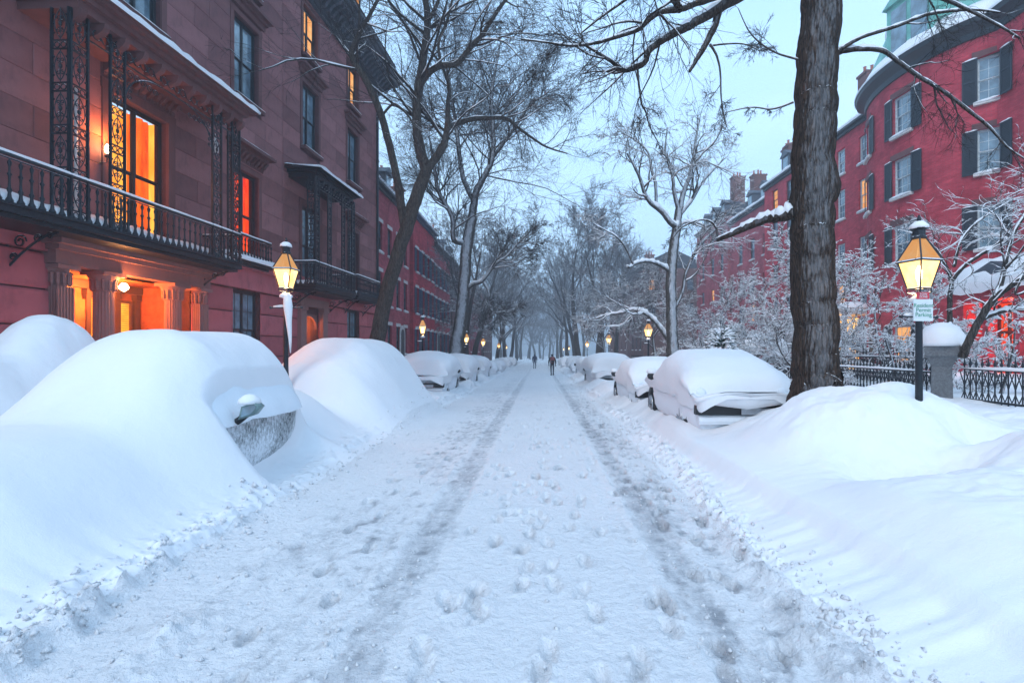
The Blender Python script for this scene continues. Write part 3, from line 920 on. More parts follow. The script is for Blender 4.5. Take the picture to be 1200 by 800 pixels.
def balcony(parent, s0, a, b, depth, z0, rail, bal_gap=.155, near_end=True, snow_t=.22, brackets=()):
    """iron-railed balcony a..b along the facade, deck underside at z0"""
    d = MB(); d.box(.02, depth, a, b, z0+.02, z0+.14); d.box(.02, depth+.05, a-.05, b+.05, z0+.14, z0+.18); d.box(.02, depth-.08, a+.06, b-.06, z0-.06, z0+.02)
    dk = d.build('balcony', M['iron'], parent, off=(0, s0, 0))
    zd = z0+.18
    sn = MB(); nx, nyy = 5, max(6, int((b-a)/.3)); i0 = 0
    for j in range(nyy+1):
        for i in range(nx+1):
            x = .03+(depth-.10)*i/nx; y = a+.06+(b-a-.12)*j/nyy
            e = .55 if i == nx else 1
            if j in (0, nyy): e *= .6
            sn.v.append((x, y, zd+snow_t*e*(.85+.3*random.random())))
    for j in range(nyy):
        for i in range(nx): q = j*(nx+1)+i; sn.f.append((q, q+1, q+nx+2, q+nx+1))
    base = len(sn.v)
    for j in range(nyy+1): sn.v.append((depth-.055, a+.06+(b-a-.12)*j/nyy, zd))
    for j in range(nyy): sn.f.append((j*(nx+1)+nx, base+j, base+j+1, (j+1)*(nx+1)+nx))
    base = len(sn.v)
    for i in range(nx+1): sn.v.append((.03+(depth-.10)*i/nx, a+.05, zd))
    for i in range(nx): sn.f.append((i, i+1, base+i+1, base+i)[::-1])
    sn.build('snow', M['snow'], dk, True, off=(0, s0, 0))
    h = rail-zd-.06
    bm = baluster_mesh(h)
    n = int((b-a)/bal_gap)
    for k in range(n+1): link('baluster', bm, dk, (depth-.03, a+.02+(b-a-.04)*k/n-s0, zd))
    ne = int(depth/.16)
    for yy in ((a, b) if near_end else (b,)):
        for k in range(1, ne): link('baluster', bm, dk, (depth*k/ne, (a+.02 if yy == a else b-.02)-s0, zd))
    pts = [(.02, a+.02), (depth-.03, a+.02), (depth-.03, b-.02), (.02, b-.02)] if near_end else [(depth-.03, a), (depth-.03, b-.02), (.02, b-.02)]
    handrail(dk, s0, pts, rail)
    for s in brackets: link('scroll_bracket', scroll_bracket_mesh(depth*.85, .62), dk, (.02, s-s0, z0-.07))
    return dk

def canopy(parent, s0, a, b, depth, z, mat, nb, t=.36, consoles=True):
    """flat roof over the balcony: soffit, cornice, brackets, snow"""
    c = MB(); c.box(.02, depth-.10, a+.1, b-.1, z, z+.16); c.box(.02, depth, a, b, z+.16, z+.26); c.box(.02, depth+.12, a-.12, b+.12, z+.26, z+.33)
    c.box(.02, depth+.18, a-.18, b+.18, z+.33, z+t)
    r = c.build('canopy', mat, parent, off=(0, s0, 0))
    if consoles:
        key = ('cb', mat.name)
        if key not in PROTO:
            m = MB(); pr = [(-.42, 0)]+[(-.42+.42*sin(pi/2*k/6), -.26+.26*(1-cos(pi/2*k/6)) if False else -.26*(1-(k/6)**2)) for k in range(7)]
            m.prism([(x, zz) for x, zz in pr], 'y', -.06, .06); m.lathe([(.05, -.075), (.07, -.07), (.07, .07), (.05, .075)], 8, (-.33, 0, -.15), 'y')
            PROTO[key] = m.mesh('bracket', mat)
        for k in range(nb): link('bracket', PROTO[key], r, (depth-.02, a+.15+(b-a-.3)*k/(nb-1)-s0, z))
    s = MB(); n = int((b-a)/.22)+2
    i0 = 0; prof = [(depth+.20, -.03), (depth+.22, .06), (depth+.14, .12), (depth*.7, .17), (depth*.3, .2), (.0, .26)]
    for k in range(n+1):
        y = a-.2+(b-a+.4)*k/n; j = random.random(); e = 1 if 0 < k < n else .5
        for (x, q) in prof: s.v.append((x+.03*j*(x > depth), y, z+t+q*e*(.75+.5*j)))
    m_ = len(prof)
    for k in range(n):
        for q in range(m_-1): aa = k*m_+q; s.f.append((aa, aa+m_, aa+m_+1, aa+1))
    s.f.append(tuple(range(m_))); s.f.append(tuple(n*m_+m_-1-q for q in range(m_)))
    s.build('snow', M['snow'], r, True, off=(0, s0, 0))
    return r

def lantern_light(loc, power, col=(1, .50, .16), rad=.06, parent=None):
    l = bpy.data.lights.new('lamp_light', 'POINT'); l.energy = power; l.color = col; l.shadow_soft_size = rad
    o = bpy.data.objects.new('lamp_light', l); COL.objects.link(o); o.location = loc; o.parent = parent
    return o

def fluted_pier(parent, s0, s, o, r, z0, z1, square=False, pilaster=False):
    m = MB(); n = 20 if not square else 4
    if not square:
        pts = []
        prof = []
        zz = [z0, z0+.12, z0+.2, z1-.42]
        seg = 40
        i0 = len(m.v)
        for z, rr in ((z0, r*1.12), (z0+.15, r*1.12), (z0+.2, r), (z1-.42, r*.9)):
            for k in range(seg):
                a = 2*pi*k/seg; q = rr*(1 if (k % 2 == 0) else .90)
                m.v.append((o+q*cos(a), s+q*sin(a), z))
        for j in range(3):
            for k in range(seg): k2 = (k+1) % seg; m.f.append((i0+j*seg+k, i0+j*seg+k2, i0+(j+1)*seg+k2, i0+(j+1)*seg+k))
    else:
        w = r
        nf = 5
        m.box(o-w*.8, o+w*.78, s-w*.9, s+w*.9, z0, z1-.42)
        for k in range(nf+1):
            y = s-w*.9+1.8*w*k/nf; m.box(o+w*.78-.001, o+w*.9, y-.018, y+.018, z0, z1-.42)
            x = o-w*.8+1.6*w*k/nf
            m.box(x-.018, x+.018, s-w*1.0, s-w*.9+.001, z0, z1-.42)
    c = m.build('column', M['portal_stone'], parent, off=(0, s0, 0))
    k = MB(); k.lathe([(r*.9, z1-.42), (r*1.0, z1-.40), (r*.95, z1-.36), (r*1.02, z1-.2), (r*1.35, z1-.1), (r*1.4, z1-.08)], 4 if square else 20, (o, s, 0))
    k.box(o-r*1.35, o+r*1.35, s-r*1.35, s+r*1.35, z1-.08, z1)
    for q in range(12):
        a = 2*pi*q/12+.2
        k.lathe([(.01, 0), (.035, .06), (.03, .2), (.05, .24), (.01, .28)], 5, (o+r*1.02*cos(a), s+r*1.02*sin(a), z1-.40))
    k.build('capital', M['portal_stone'], c, off=(0, s0, 0))
    return c

def cornice_big(parent, s0, a, b, z, mat):
    c = MB(); c.box(-.3, .12, a, b, z-.55, z-.35); c.box(-.3, .35, a, b, z-.35, z); c.box(-.3, 1.0, a, b+.25, z, z+.14); c.box(-.3, 1.1, a, b+.35, z+.14, z+.32); c.box(-.3, 1.22, a, b+.45, z+.32, z+.46)
    r = c.build('cornice', mat, parent, off=(0, s0, 0))
    if ('cbig', mat.name) not in PROTO:
        m = MB(); pr = [(.35, 0), (.35, -.42), (.42, -.46), (.5, -.42), (.56, -.30), (.72, -.17), (.88, -.13), (.95, -.05), (.95, 0)]
        m.prism(pr, 'y', -.075, .075); PROTO[('cbig', mat.name)] = m.mesh('bracket', mat)
    n = int((b-a)/.34)
    for k in range(n): link('bracket', PROTO[('cbig', mat.name)], r, (0, a+.2+(b-a-.3)*k/(n-1)-s0, z))
    return r

def brownstone(a, b, cols, label, s0, first):
    root = empty('brownstone_house', (-10+.0517*s0, s0, 0), FR, label=label, cat='house', group='brownstone houses on the left side')
    ops = []; wins = []
    for s in cols:
        has = {12: 'porch', 20: 'door'}.get(round(s), 'win')
        # second floor, third floor
        ops.append((s-.62, s+.62, 9.65, 12.1)); ops.append((s-.55, s+.55, 13.2, 15.1))
        if has == 'porch': ops.append((10.2, 13.62, 0, 3.55)); ops.append((s-.8, s+.8, 4.45, 7.55))
        elif has == 'door': ops.append((s-.62, s+.62, 0, 3.3)); ops.append((s-.7, s+.7, 4.45, 7.4))
        else: ops.append((s-.62, s+.62, 4.75, 7.45)); ops.append((s-.68, s+.68, 1.3, 3.75))
    sk = MB(); P = lambda t: (0, t, 1, 0)
    wall_skin(sk, P, [a, b], -2, 16.2, ops, .3)
    if not first:   # end wall beyond the neighbour's roof
        sk.quad((0, b, -2), (-10, b, -2), (-10, b, 17), (0, b, 17))
    else:
        sk.quad((0, a, -2), (0, a, 17), (-10, a, 17), (-10, a, -2))
    sk.quad((-10, a, 16.9), (1, a, 16.9), (1, b, 16.9), (-10, b, 16.9))
    w = sk.build('wall', M['brown_back'], root, off=(0, s0, 0))
    grow = lambda o: (o[0]-.16, o[1]+.16, o[2]-.13, o[3]+.14)
    gops = [grow(o) for o in ops]
    vis0 = max(a, 6.5)
    ashlar(w, s0, .03, vis0, b, 4.7, 15.9, gops, .58, 1.25, M['brown1'], 0, .007)
    ashlar(w, s0, .07, vis0, b, .3, 3.75, [o for o in ops if o[2] < 3.5], .66, 1.15, M['brown_base'], 0, .03, 'rustic')
    bands = [(vis0, b)]
    pc = [s for s in cols if round(s) == 12]
    bt = MB()
    bt.box(-.03, .14, a, b, 3.78, 4.02) if not pc else (bt.box(-.03, .14, a, 10.0, 3.78, 4.02), bt.box(-.03, .14, 13.9, b, 3.78, 4.02))
    bt.box(-.03, .22, a, b, 4.45, 4.64) if not pc else (bt.box(-.03, .22, 14.05, b, 4.40, 4.64))
    bt.box(-.02, .10, a, b, 4.02, 4.40)
    bt.build('string_course', M['brown_base'], root, off=(0, s0, 0))
    for s in cols:
        k = {12: 'porch', 20: 'door'}.get(round(s), 'win')
        y = s-s0
        window(root, (0, y, 9.65), 0, 1.24, 2.45, 'brown_double')
        surround(root, s0, s, 9.65, 12.1, 1.24, M['brown_trim']); plain_hood(root, s0, s, 12.35, 1.75, M['brown_trim'])
        sill(root, (.02, y, 9.63), 0, 1.24, M['brown_trim'], .18, .04)
        window(root, (0, y, 13.2), 0, 1.10, 1.9, 'brown_double', 'pane' if round(s) in (20, 24) else None)
        surround(root, s0, s, 13.2, 15.1, 1.10, M['brown_trim'], .14); sill(root, (.02, y, 13.18), 0, 1.10, M['brown_trim'], .16, .04)
        if k == 'win':
            lit = 'red' if round(s) == 16 else None
            window(root, (0, y, 4.75), 0, 1.24, 2.7, 'brown_double', lit)
            surround(root, s0, s, 4.65, 7.45, 1.24, M['brown_trim']); console_hood(root, s0, s, 7.68, 1.75, M['brown_trim'])
            window(root, (0, y, 1.3), 0, 1.36, 2.45, 'brown_double_muntin')
            for q in (s-.68, s+.68): pass
            if round(s) == 16:
                # little window-guard railing on the ledge with deep snow
                g = balcony(root, s0, s-.85, s+.85, .36, 4.50, 5.35, .15, True, .18)
                sl = MB(); blob_strip(sl, .0, .42, s-1.9, s+2.0, 4.64, .16, 14); sl.build('snow', M['snow'], root, True, off=(0, s0, 0))
            if round(s) == 24:
                balcony(root, s0, s-1.35, s+1.35, .85, 4.2, 5.2, .15, True, .2, (s-1.0, s+1.0))
    if first:
        s = 12.0; y = s-s0
        window(root, (0, y, 4.45), 0, 1.6, 3.1, 'brown_double', 'curtain')
        surround(root, s0, s, 4.4, 7.55, 1.6, M['brown_trim'], .22, .08); console_hood(root, s0, s, 7.42+.38, 2.1, M['brown_trim'], .5, 11)
        # long balcony and its roofed ironwork porch
        bal = balcony(root, s0, 6.0, 14.1, 1.12, 4.08, 5.03, .17, False, .24, (9.15, 13.75))
        D = 1.09
        hgt = 8.06-4.26
        pm = iron_panel_mesh(.36, hgt)
        for (yy, along) in ((9.25, 'e'), (9.25, 'f'), (10.05, 'f'), (12.95, 'f'), (13.7, 'f'), (14.06, 'e')):
            if along == 'f': link('iron_panel', pm, bal, (D, yy-s0, 4.26))
            else: link('iron_panel', pm, bal, (D, yy-s0, 4.26), (0, 0, pi/2))
        # lace frieze and corner spandrels under the canopy
        fz = MB(); fz.box(D-.01, D+.01, 9.6, 13.7, 7.66, 7.69)
        n = 22
        for k in range(n): ring(fz, (D, 9.7+(13.6-9.6)*k/n+.08, 7.86), .085, .013, 10)
        for c0, sg in ((10.41, 1), (12.95, -1)):
            pts = [(D, c0+sg*.9*(1-cos(pi/2*k/12)), 6.95+.72*sin(pi/2*k/12)) for k in range(13)]
            fz.tube(pts, .018, 4)
            for q in range(5): spiral(fz, (D, c0+sg*(.12+.16*q), 7.52-.015*q), .075+.02*(4-q)*.3, 1.3, 0, .012, 12, sg)
            for q in range(3): spiral(fz, (D, c0+sg*.09, 7.3-.13*q), .06, 1.2, 0, .012, 12, sg)
        fz.build('iron_frieze', M['iron'], bal, off=(0, s0, 0))
        canopy(root, s0, 9.2, 14.1, 1.3, 8.08, M['brown_trim'], 11)
        # hanging lantern in the porch corner
        hl = MB(); hl.lathe([(.05, .0), (.08, .02), (.10, .26), (.03, .34), (.01, .5)], 6, (.75, 13.55, 7.1))
        hl.build('hanging_lantern', M['frame_white'], root, off=(0, s0, 0))
        # rods of the rainwater pipe and the hot wall lamp beside the window
        pl = MB(); pl.tube([(.1, 10.35, 4.3), (.1, 10.35, 7.2)], .035, 8); pl.build('downpipe', M['white_trim'], root, True, off=(0, s0, 0))
        wlp = MB(); wlp.tube([(0.03, 10.95, 5.9), (.2, 10.95, 5.9), (.2, 10.95, 6.35)], .014, 5); wlp.lathe([(.03, 0), (.05, .02), (.05, .05)], 8, (.2, 10.95, 6.0))
        wp = wlp.build('wall_lamp', M['iron'], root, off=(0, s0, 0))
        fl = MB().lathe([(.02, 0), (.045, .05), (.04, .12), (.008, .2)], 8, (.2, 10.95, 6.1)); fl.build('glass', M['flame'], wp, True, off=(0, s0, 0))
        lantern_light((.30, 10.95-s0, 6.45), 45, (1, .28, .05), .05, root)
        # portico: deep porch with fluted columns
        pt = MB(); pt.box(-.02, .30, 9.75, 14.0, 3.56, 3.82); pt.box(-.02, .42, 9.7, 14.05, 3.82, 3.92); pt.box(-.02, .55, 9.62, 14.13, 3.92, 4.02)
        po = pt.build('portico', M['portal_stone'], root, off=(0, s0, 0))
        for s_, sq in ((10.0, 1), (10.95, 0), (12.88, 0), (13.82, 1)): fluted_pier(po, s0, s_, .12 if not sq else .10, .2 if not sq else .17, .2, 3.55, bool(sq))
        rc = MB(); dd = -1.45
        rc.quad((0, 10.2, 0), (0, 10.2, 3.55), (dd, 10.2, 3.55), (dd, 10.2, 0)); rc.quad((0, 13.62, 0), (dd, 13.62, 0), (dd, 13.62, 3.55), (0, 13.62, 3.55))
        rc.quad((0, 10.2, 3.55), (0, 13.62, 3.55), (dd, 13.62, 3.55), (dd, 10.2, 3.55)); rc.quad((dd, 10.2, 0), (dd, 10.2, 3.55), (dd, 13.62, 3.55), (dd, 13.62, 0))
        rcs = rc.build('porch_recess', M['door_wood'], po, off=(0, s0, 0))
        for i, (c, w_, z0, z1) in enumerate(((10.62, .34, 1.1, 3.0), (11.27, .5, 1.0, 3.1), (12.45, .62, .8, 3.15), (13.15, .3, 1.0, 3.1))):
            f = MB(); x = dd+.06
            f.box(x-.03, x+.04, c-w_/2-.06, c-w_/2, z0, z1); f.box(x-.03, x+.04, c+w_/2, c+w_/2+.06, z0, z1); f.box(x-.03, x+.042, c-w_/2-.06, c+w_/2+.06, z1, z1+.07); f.box(x-.03, x+.042, c-w_/2-.06, c+w_/2+.06, z0-.07, z0)
            f.box(x-.03, x+.043, c-w_/2, c+w_/2, (z0+z1)/2-.02, (z0+z1)/2+.02)
            f.build('window_frame', M['frame_brown'], po, off=(0, s0, 0))
            g = MB().box(x-.03, x-.02, c-w_/2, c+w_/2, z0, z1); g.build('lit_pane', M['blind'], po, off=(0, s0, 0))
            sl = MB(); n = int((z1-z0)/.055)
            for k in range(n): zz = z0+(z1-z0)*(k+.5)/n; sl.box(x-.012, x+.012, c-w_/2, c+w_/2, zz-.009, zz+.009)
            sl.build('blind_slats', M['blind_slat'], po, off=(0, s0, 0), kind='stuff')
        dr = MB(); dr.box(dd+.02, dd+.08, 11.66, 12.06, .3, 3.1); 
        for (z0, z1) in ((.5, 1.5), (1.65, 2.9)): dr.box(dd+.08, dd+.10, 11.72, 12.0, z0, z1)
        dr.build('door', M['door_wood'], po, off=(0, s0, 0))
        lb = MB().lathe([(.02, -.09), (.08, -.04), (.09, 0), (.05, .07), (.01, .09)], 10, (.30, 11.25, 3.28)); lb.build('porch_lamp', M['flame'], po, True, off=(0, s0, 0))
        lantern_light((.42, 11.25-s0, 3.28), 50, (1, .30, .06), .06, root)
        ip = MB()
        for q in (10.28, 10.92, 11.58, 12.1, 12.88, 13.5): ip.box(dd+.01, dd+.12, q-.06, q+.06, .3, 3.3); ip.box(dd+.01, dd+.15, q-.08, q+.08, 3.2, 3.35)
        ip.box(dd+.01, dd+.16, 10.2, 13.62, 3.36, 3.54); ip.box(dd+.01, dd+.10, 10.2, 13.62, .3, .75)
        ip.build('panelling', M['frame_brown'], po, off=(0, s0, 0))
        lantern_light((-.7, 11.9-s0, 3.2), 330, (1, .24, .04), .1, root)
    else:
        s = 20.0; y = s-s0
        window(root, (0, y, 4.45), 0, 1.4, 2.95, 'brown_double_muntin', None)
        surround(root, s0, s, 4.4, 7.4, 1.4, M['brown_trim'], .18, .07)
        bal = balcony(root, s0, s-1.75, s+1.75, 1.1, 4.08, 5.05, .15, True, .2, (s-1.4, s+1.4))
        pm = iron_panel_mesh(.30, 3.84)
        for yy, al in ((s-1.7, 'e'), (s-1.7, 'f'), (s-.75, 'f'), (s+.45, 'f'), (s+1.4, 'f'), (s+1.7, 'e')):
            link('iron_panel', pm, bal, (1.07, yy-s0, 4.26), (0, 0, pi/2 if al == 'e' else 0))
        fz = MB(); fz.box(1.06, 1.08, s-1.7, s+1.7, 7.72, 7.75)
        for k in range(18): ring(fz, (1.07, s-1.6+3.2*k/17, 7.9), .08, .013, 10)
        fz.build('iron_frieze', M['iron'], bal, off=(0, s0, 0))
        canopy(root, s0, s-1.7, s+1.7, 1.15, 8.10, M['iron'], 8, .26)
        # arched entrance, lit from inside
        dv = MB(); dd = -1.0
        dv.quad((0, s-.62, 0), (0, s-.62, 3.3), (dd, s-.62, 3.3), (dd, s-.62, 0)); dv.quad((0, s+.62, 0), (dd, s+.62, 0), (dd, s+.62, 3.3), (0, s+.62, 3.3))
        dv.quad((0, s-.62, 3.3), (0, s+.62, 3.3), (dd, s+.62, 3.3), (dd, s-.62, 3.3)); dv.quad((dd, s-.62, 0), (dd, s-.62, 3.3), (dd, s+.62, 3.3), (dd, s+.62, 0))
        en = dv.build('entrance', M['portal_stone'], root, off=(0, s0, 0))
        d = MB(); d.box(dd+.02, dd+.07, s-.5, s+.5, .3, 2.7)
        for (ya, yb) in ((s-.42, s-.05), (s+.05, s+.42)):
            for (za, zb) in ((.5, 1.3), (1.45, 2.5)): d.box(dd+.07, dd+.09, ya, yb, za, zb)
        d.build('door', M['door_wood'], en, off=(0, s0, 0))
        ar = MB(); n = 14
        for k in range(n):      # segmental arch closing the head of the opening
            a0, a1 = pi*k/n, pi*(k+1)/n
            p = [(s+.62*cos(a0), 2.72+.5*sin(a0)), (s+.62*cos(a1), 2.72+.5*sin(a1))]
            ar.prism([(p[0][0], p[0][1]), (p[1][0], p[1][1]), (p[1][0], 3.32), (p[0][0], 3.32)], 'x', -.12, -.02)
        ar.build('arch', M['portal_stone'], en, off=(0, s0, 0))
        ps = MB()
        for yy in (s-.86, s+.86): ps.box(.03, .22, yy-.2, yy+.2, 0, 3.4); ps.box(.03, .27, yy-.24, yy+.24, 3.4, 3.55)
        ps.box(.03, .24, s-1.12, s+1.12, 3.56, 3.86); ps.build('pilaster', M['portal_stone'], root, off=(0, s0, 0))
        lantern_light((-.35, s-s0, 2.9), 26, (1, .28, .05), .1, root)
    cornice_big(root, s0, max(a, 6), b, 15.95, M['slate'])
    rf = MB(); rf.prism([(.6, 16.41), (-1.3, 19.6), (-8, 19.9), (-8, 16.41)], 'y', a, b); rf.build('roof', M['slate'], root, off=(0, s0, 0))
    for s in cols:
        if s < 14: continue
        d = MB(); d.box(-1.6, .1, s-.65, s+.65, 16.5, 18.9); d.prism([(s-.8, 18.9), (s+.8, 18.9), (s, 19.5)], 'x', -1.8, .25)
        dm = d.build('dormer', M['wood_dark'], root, off=(0, s0, 0))
        g = MB().box(.1, .13, s-.45, s-.03, 16.9, 18.6).box(.1, .13, s+.03, s+.45, 16.9, 18.6); g.build('pane', M['lit_pane'], dm, off=(0, s0, 0))
    return root
brownstone(3, 18.05, [8, 12, 16], 'nearest dark red brownstone with long iron balcony, fluted portico and orange lit window', 12, True)
h2 = brownstone(18.05, 27.3, [20, 24], 'farther brownstone with small roofed iron balcony above an arched orange doorway', 22, False)
dp = MB().tube([(.12, 26.9, 0), (.12, 26.9, 16)], .06, 8); dp.build('downpipe', M['iron'], h2, True, off=(0, 22, 0))

# ------------------------------------------------------------------ brick rows
def brick_house(x, Y0, Y1, side, eave, wins, floors, mat, label, group, shut=None, wstyle='red', ww=.95, roofm=None, lit=(), arch_door=None, trim='white_trim', cat='house', cornice='frame_dark', base=-3, depth=9, chim=None, g0=1.4, lintel=True, dormers=(), winsnow=.07):
    """side=-1: facade on the left of the street facing +x; side=+1: facade on the right facing -x."""
    if side < 0: root = empty('brick_house', (x, Y0, 0), 0); ys = lambda Y: Y-Y0; L = Y1-Y0; lo, hi = 0, L
    else: root = empty('brick_house', (x, Y0, 0), pi); ys = lambda Y: Y0-Y; lo, hi = -(Y1-Y0), 0
    tag(root, label, cat, group)
    ops = []
    for Y in wins:
        for (z, h) in floors: ops.append((ys(Y)-ww/2, ys(Y)+ww/2, z, z+h))
    m = MB(); P = lambda t: (0, t, 1, 0)
    wall_skin(m, P, [lo, hi], base, eave, ops, .2)
    m.quad((0, lo, base), (0, lo, eave), (-depth, lo, eave), (-depth, lo, base)); m.quad((0, hi, base), (-depth, hi, base), (-depth, hi, eave), (0, hi, eave))
    w = m.build('wall', mat, root)
    i = 0
    for Y in wins:
        for k, (z, h) in enumerate(floors):
            y = ys(Y); i += 1
            wo = window(root, (0, y, z), 0, ww, h, wstyle, 'pane' if (Y, k) in lit else None)
            sill(root, (.0, y, z), 0, ww, M[trim], .10, winsnow, .1)
            if lintel:
                MB().box(-.0, .03, y-ww/2-.1, y+ww/2+.1, z+h+.002, z+h+.22).build('lintel', M[trim], root)
            if shut: 
                for s in (-1, 1): shutter(root, (.03, y+s*(ww/2+.25), z), 0, .46, h, M[shut])
    c = MB(); c.box(-.2, .15, lo, hi, eave, eave+.2); c.box(-.2, .35, lo, hi, eave+.2, eave+.34)
    c.build('cornice', M[cornice], root)
    rm = roofm or M['slate']
    r = MB(); r.prism([(.30, eave+.34), (-depth/2, eave+2.6), (-depth-.3, eave+.34)], 'y', lo, hi)
    ro = r.build('roof', rm, root)
    s = MB(); n = max(6, int(L_/.5)) if (L_ := hi-lo) else 6
    for k in range(n+1):
        y = lo+(hi-lo)*k/n; j = .8+.4*random.random()
        for q, (xx, zz, tt) in enumerate(((.38, .30, 0), (.42, .36, .05), (.30, .36, .2), (-depth/4, 1.48, .24), (-depth/2, 2.62, .2))): s.v.append((xx, y, eave+zz+tt*j))
    for k in range(n):
        for q in range(4): a_ = k*5+q; s.f.append((a_, a_+5, a_+6, a_+1))
    s.build('snow', M['snow'], ro, True)
    for Y in dormers:
        y = ys(Y); d = MB(); d.box(-2.2, -.5, y-.6, y+.6, eave+.6, eave+2.1); d.prism([(y-.75, eave+2.1), (y+.75, eave+2.1), (y, eave+2.6)], 'x', -2.4, -.35)
        dm = d.build('dormer', M['slate'], root); MB().box(-.5, -.47, y-.4, y+.4, eave+.85, eave+1.95).build('pane', M['pane'], dm)
    for (Y, h) in (chim or ()):
        y = ys(Y); ch = MB(); ch.box(-2.8, -1.5, y-.5, y+.5, eave+.5, eave+1.6+h); ch.box(-2.9, -1.4, y-.52, y+.52, eave+1.6+h, eave+1.75+h)
        co = ch.build('chimney', M['brick_brown'], root)
        pt = MB(); [pt.lathe([(.11, 0), (.09, .5), (.12, .55)], 8, (-2.5+.35*k, y-.2+.2*(k % 2), eave+1.75+h)) for k in range(3)]; pt.build('chimney_pot', M['clay'], co)
    if arch_door is not None:
        for Y in arch_door:
            y = ys(Y); a = MB(); n = 12
            a.prism([(y-.65, base)]+[(y+.65*cos(pi-pi*k/n), 3.0+.65*sin(pi-pi*k/n)) for k in range(n+1)]+[(y+.65, base)], 'x', .0, .06)
            dd = a.build('door_surround', M['white_trim'], root)
            b = MB(); b.prism([(y-.42, base)]+[(y+.42*cos(pi-pi*k/n), 2.95+.42*sin(pi-pi*k/n)) for k in range(n+1)]+[(y+.42, base)], 'x', .06, .08)
            b.build('door', M['shutter_blk'], dd)
    return root
FL = [(1.6, 1.9), (4.7, 2.0), (7.9, 1.8)]
LG = 'brick row houses beyond the brownstones'
brick_house(-9.7, 27.5, 38.3, -1, 11.6, [31.2, 33.2, 35.2, 37.1], FL, M['brick_rose'], 'rose brick row house right beside the farther brownstone, with pale windows and dormers', LG, None, 'red_grid', .9, chim=[(30, 1.2), (37.5, 1.4)], arch_door=[36.15], dormers=[31.5, 34.5])
brick_house(-9.45, 38.4, 46.2, -1, 11.9, [39.6, 41.6, 43.4, 45.2], FL, M['brick_red'], 'deep red row house with navy shutters, second one past the brownstones', LG, 'shutter_blue', 'red_grid', .9, chim=[(41, 1.2)], arch_door=[], cornice='shutter_blue')
brick_house(-9.6, 46.3, 55, -1, 11.3, [47.6, 49.6, 51.6, 53.6], FL, M['brick_rose'], 'third row house past the brownstones, dull rose brick with dark shutters and arched doorway', LG, 'shutter_blue', 'red_grid', .9, arch_door=[48.6])
brick_house(-10.6, 57, 69, -1, 12.3, [59, 62, 65, 67.5], FL, M['brick_brown'], 'brown brick house standing behind the snowy second left tree', LG, None, 'red', 1.0, chim=[(60, 2)], dormers=[60, 64])
brick_house(-9.6, 70, 84, -1, 9.5, [72, 75, 78, 81], FL[:2], M['brick_rose'], 'low rose brick house far down the left side behind bare trees', LG, None, 'red', 1.0)
brick_house(-9.6, 86, 104, -1, 11.5, [88, 92, 96, 100], FL, M['brick_brown'], 'farthest brown house at the hazy end of the left row', LG, None, 'red', 1.0)
RG = 'red brick houses across the garden'
FR2 = [(1.9, 2.0), (4.6, 1.7), (7.5, 1.5), (10.6, 2.0), (13.6, 1.7)]
brick_house(20.2, 29.6, 36.2, 1, 16.1, [31.9, 34.3], FR2, M['brick_red'], 'red house just left of the bow fronted house, pale sashes and big chimney', RG, None, 'pale_grid', .95, chim=[(34.4, 2.6)], lit=[(31.9, 3), (34.3, 1)], lintel=False, dormers=[31.8], winsnow=.1)
brick_house(19.7, 36.3, 44.8, 1, 15.7, [38, 40.4, 42.8], FR2, M['brick_red'], 'red house showing just left of the big tree trunk, with tall dark windows', RG, None, 'red_grid', 1.0, chim=[(40, 2), (44, 2)], lit=[(42.8, 4)], lintel=False, dormers=[39, 42])
brick_house(20.5, 44.9, 55, 1, 15.2, [46.5, 49.3, 52.2], FR2[:4], M['brick_rose'], 'red house with snowy roof behind the limb of the big tree', RG, None, 'red', 1.05, chim=[(46, 3), (53, 3)], lit=[(49.3, 1)], lintel=False, dormers=[48, 51])
brick_house(20.3, 55.1, 66, 1, 16.3, [57, 60, 63.5], FR2, M['brick_rose'], 'tall rose house with steep dormered roof behind the snow plastered tree', RG, None, 'red', 1.1, chim=[(58, 3.4)], lit=[(60, 2)], lintel=False, dormers=[58, 61, 64])
r_ = brick_house(14.6, 72, 84, 1, 13.4, [74, 77, 80], FR2[:4], M['brick_brown'], 'brown corner block at the middle of the right side, end wall with one lit window', RG, None, 'red', 1.0, chim=[(78, 1.2)], lintel=False)
for (xx, zz, l) in ((-1.2, 10.3, 1), (-1.2, 6.9, 0), (-4, 10.3, 0), (-4, 6.9, 0), (-6.6, 10.3, 0), (-6.6, 6.9, 0)):
    window(r_, (xx, .02+.16, zz), pi/2, .95, 1.6, 'red_grid', 'pane' if l else None)
brick_house(14.8, 86, 108, 1, 12.5, [88, 92, 96, 100, 104], FR2[:4], M['brick_brown'], 'farthest brown house at the hazy end of the right row', RG, None, 'red', 1.0, lintel=False)

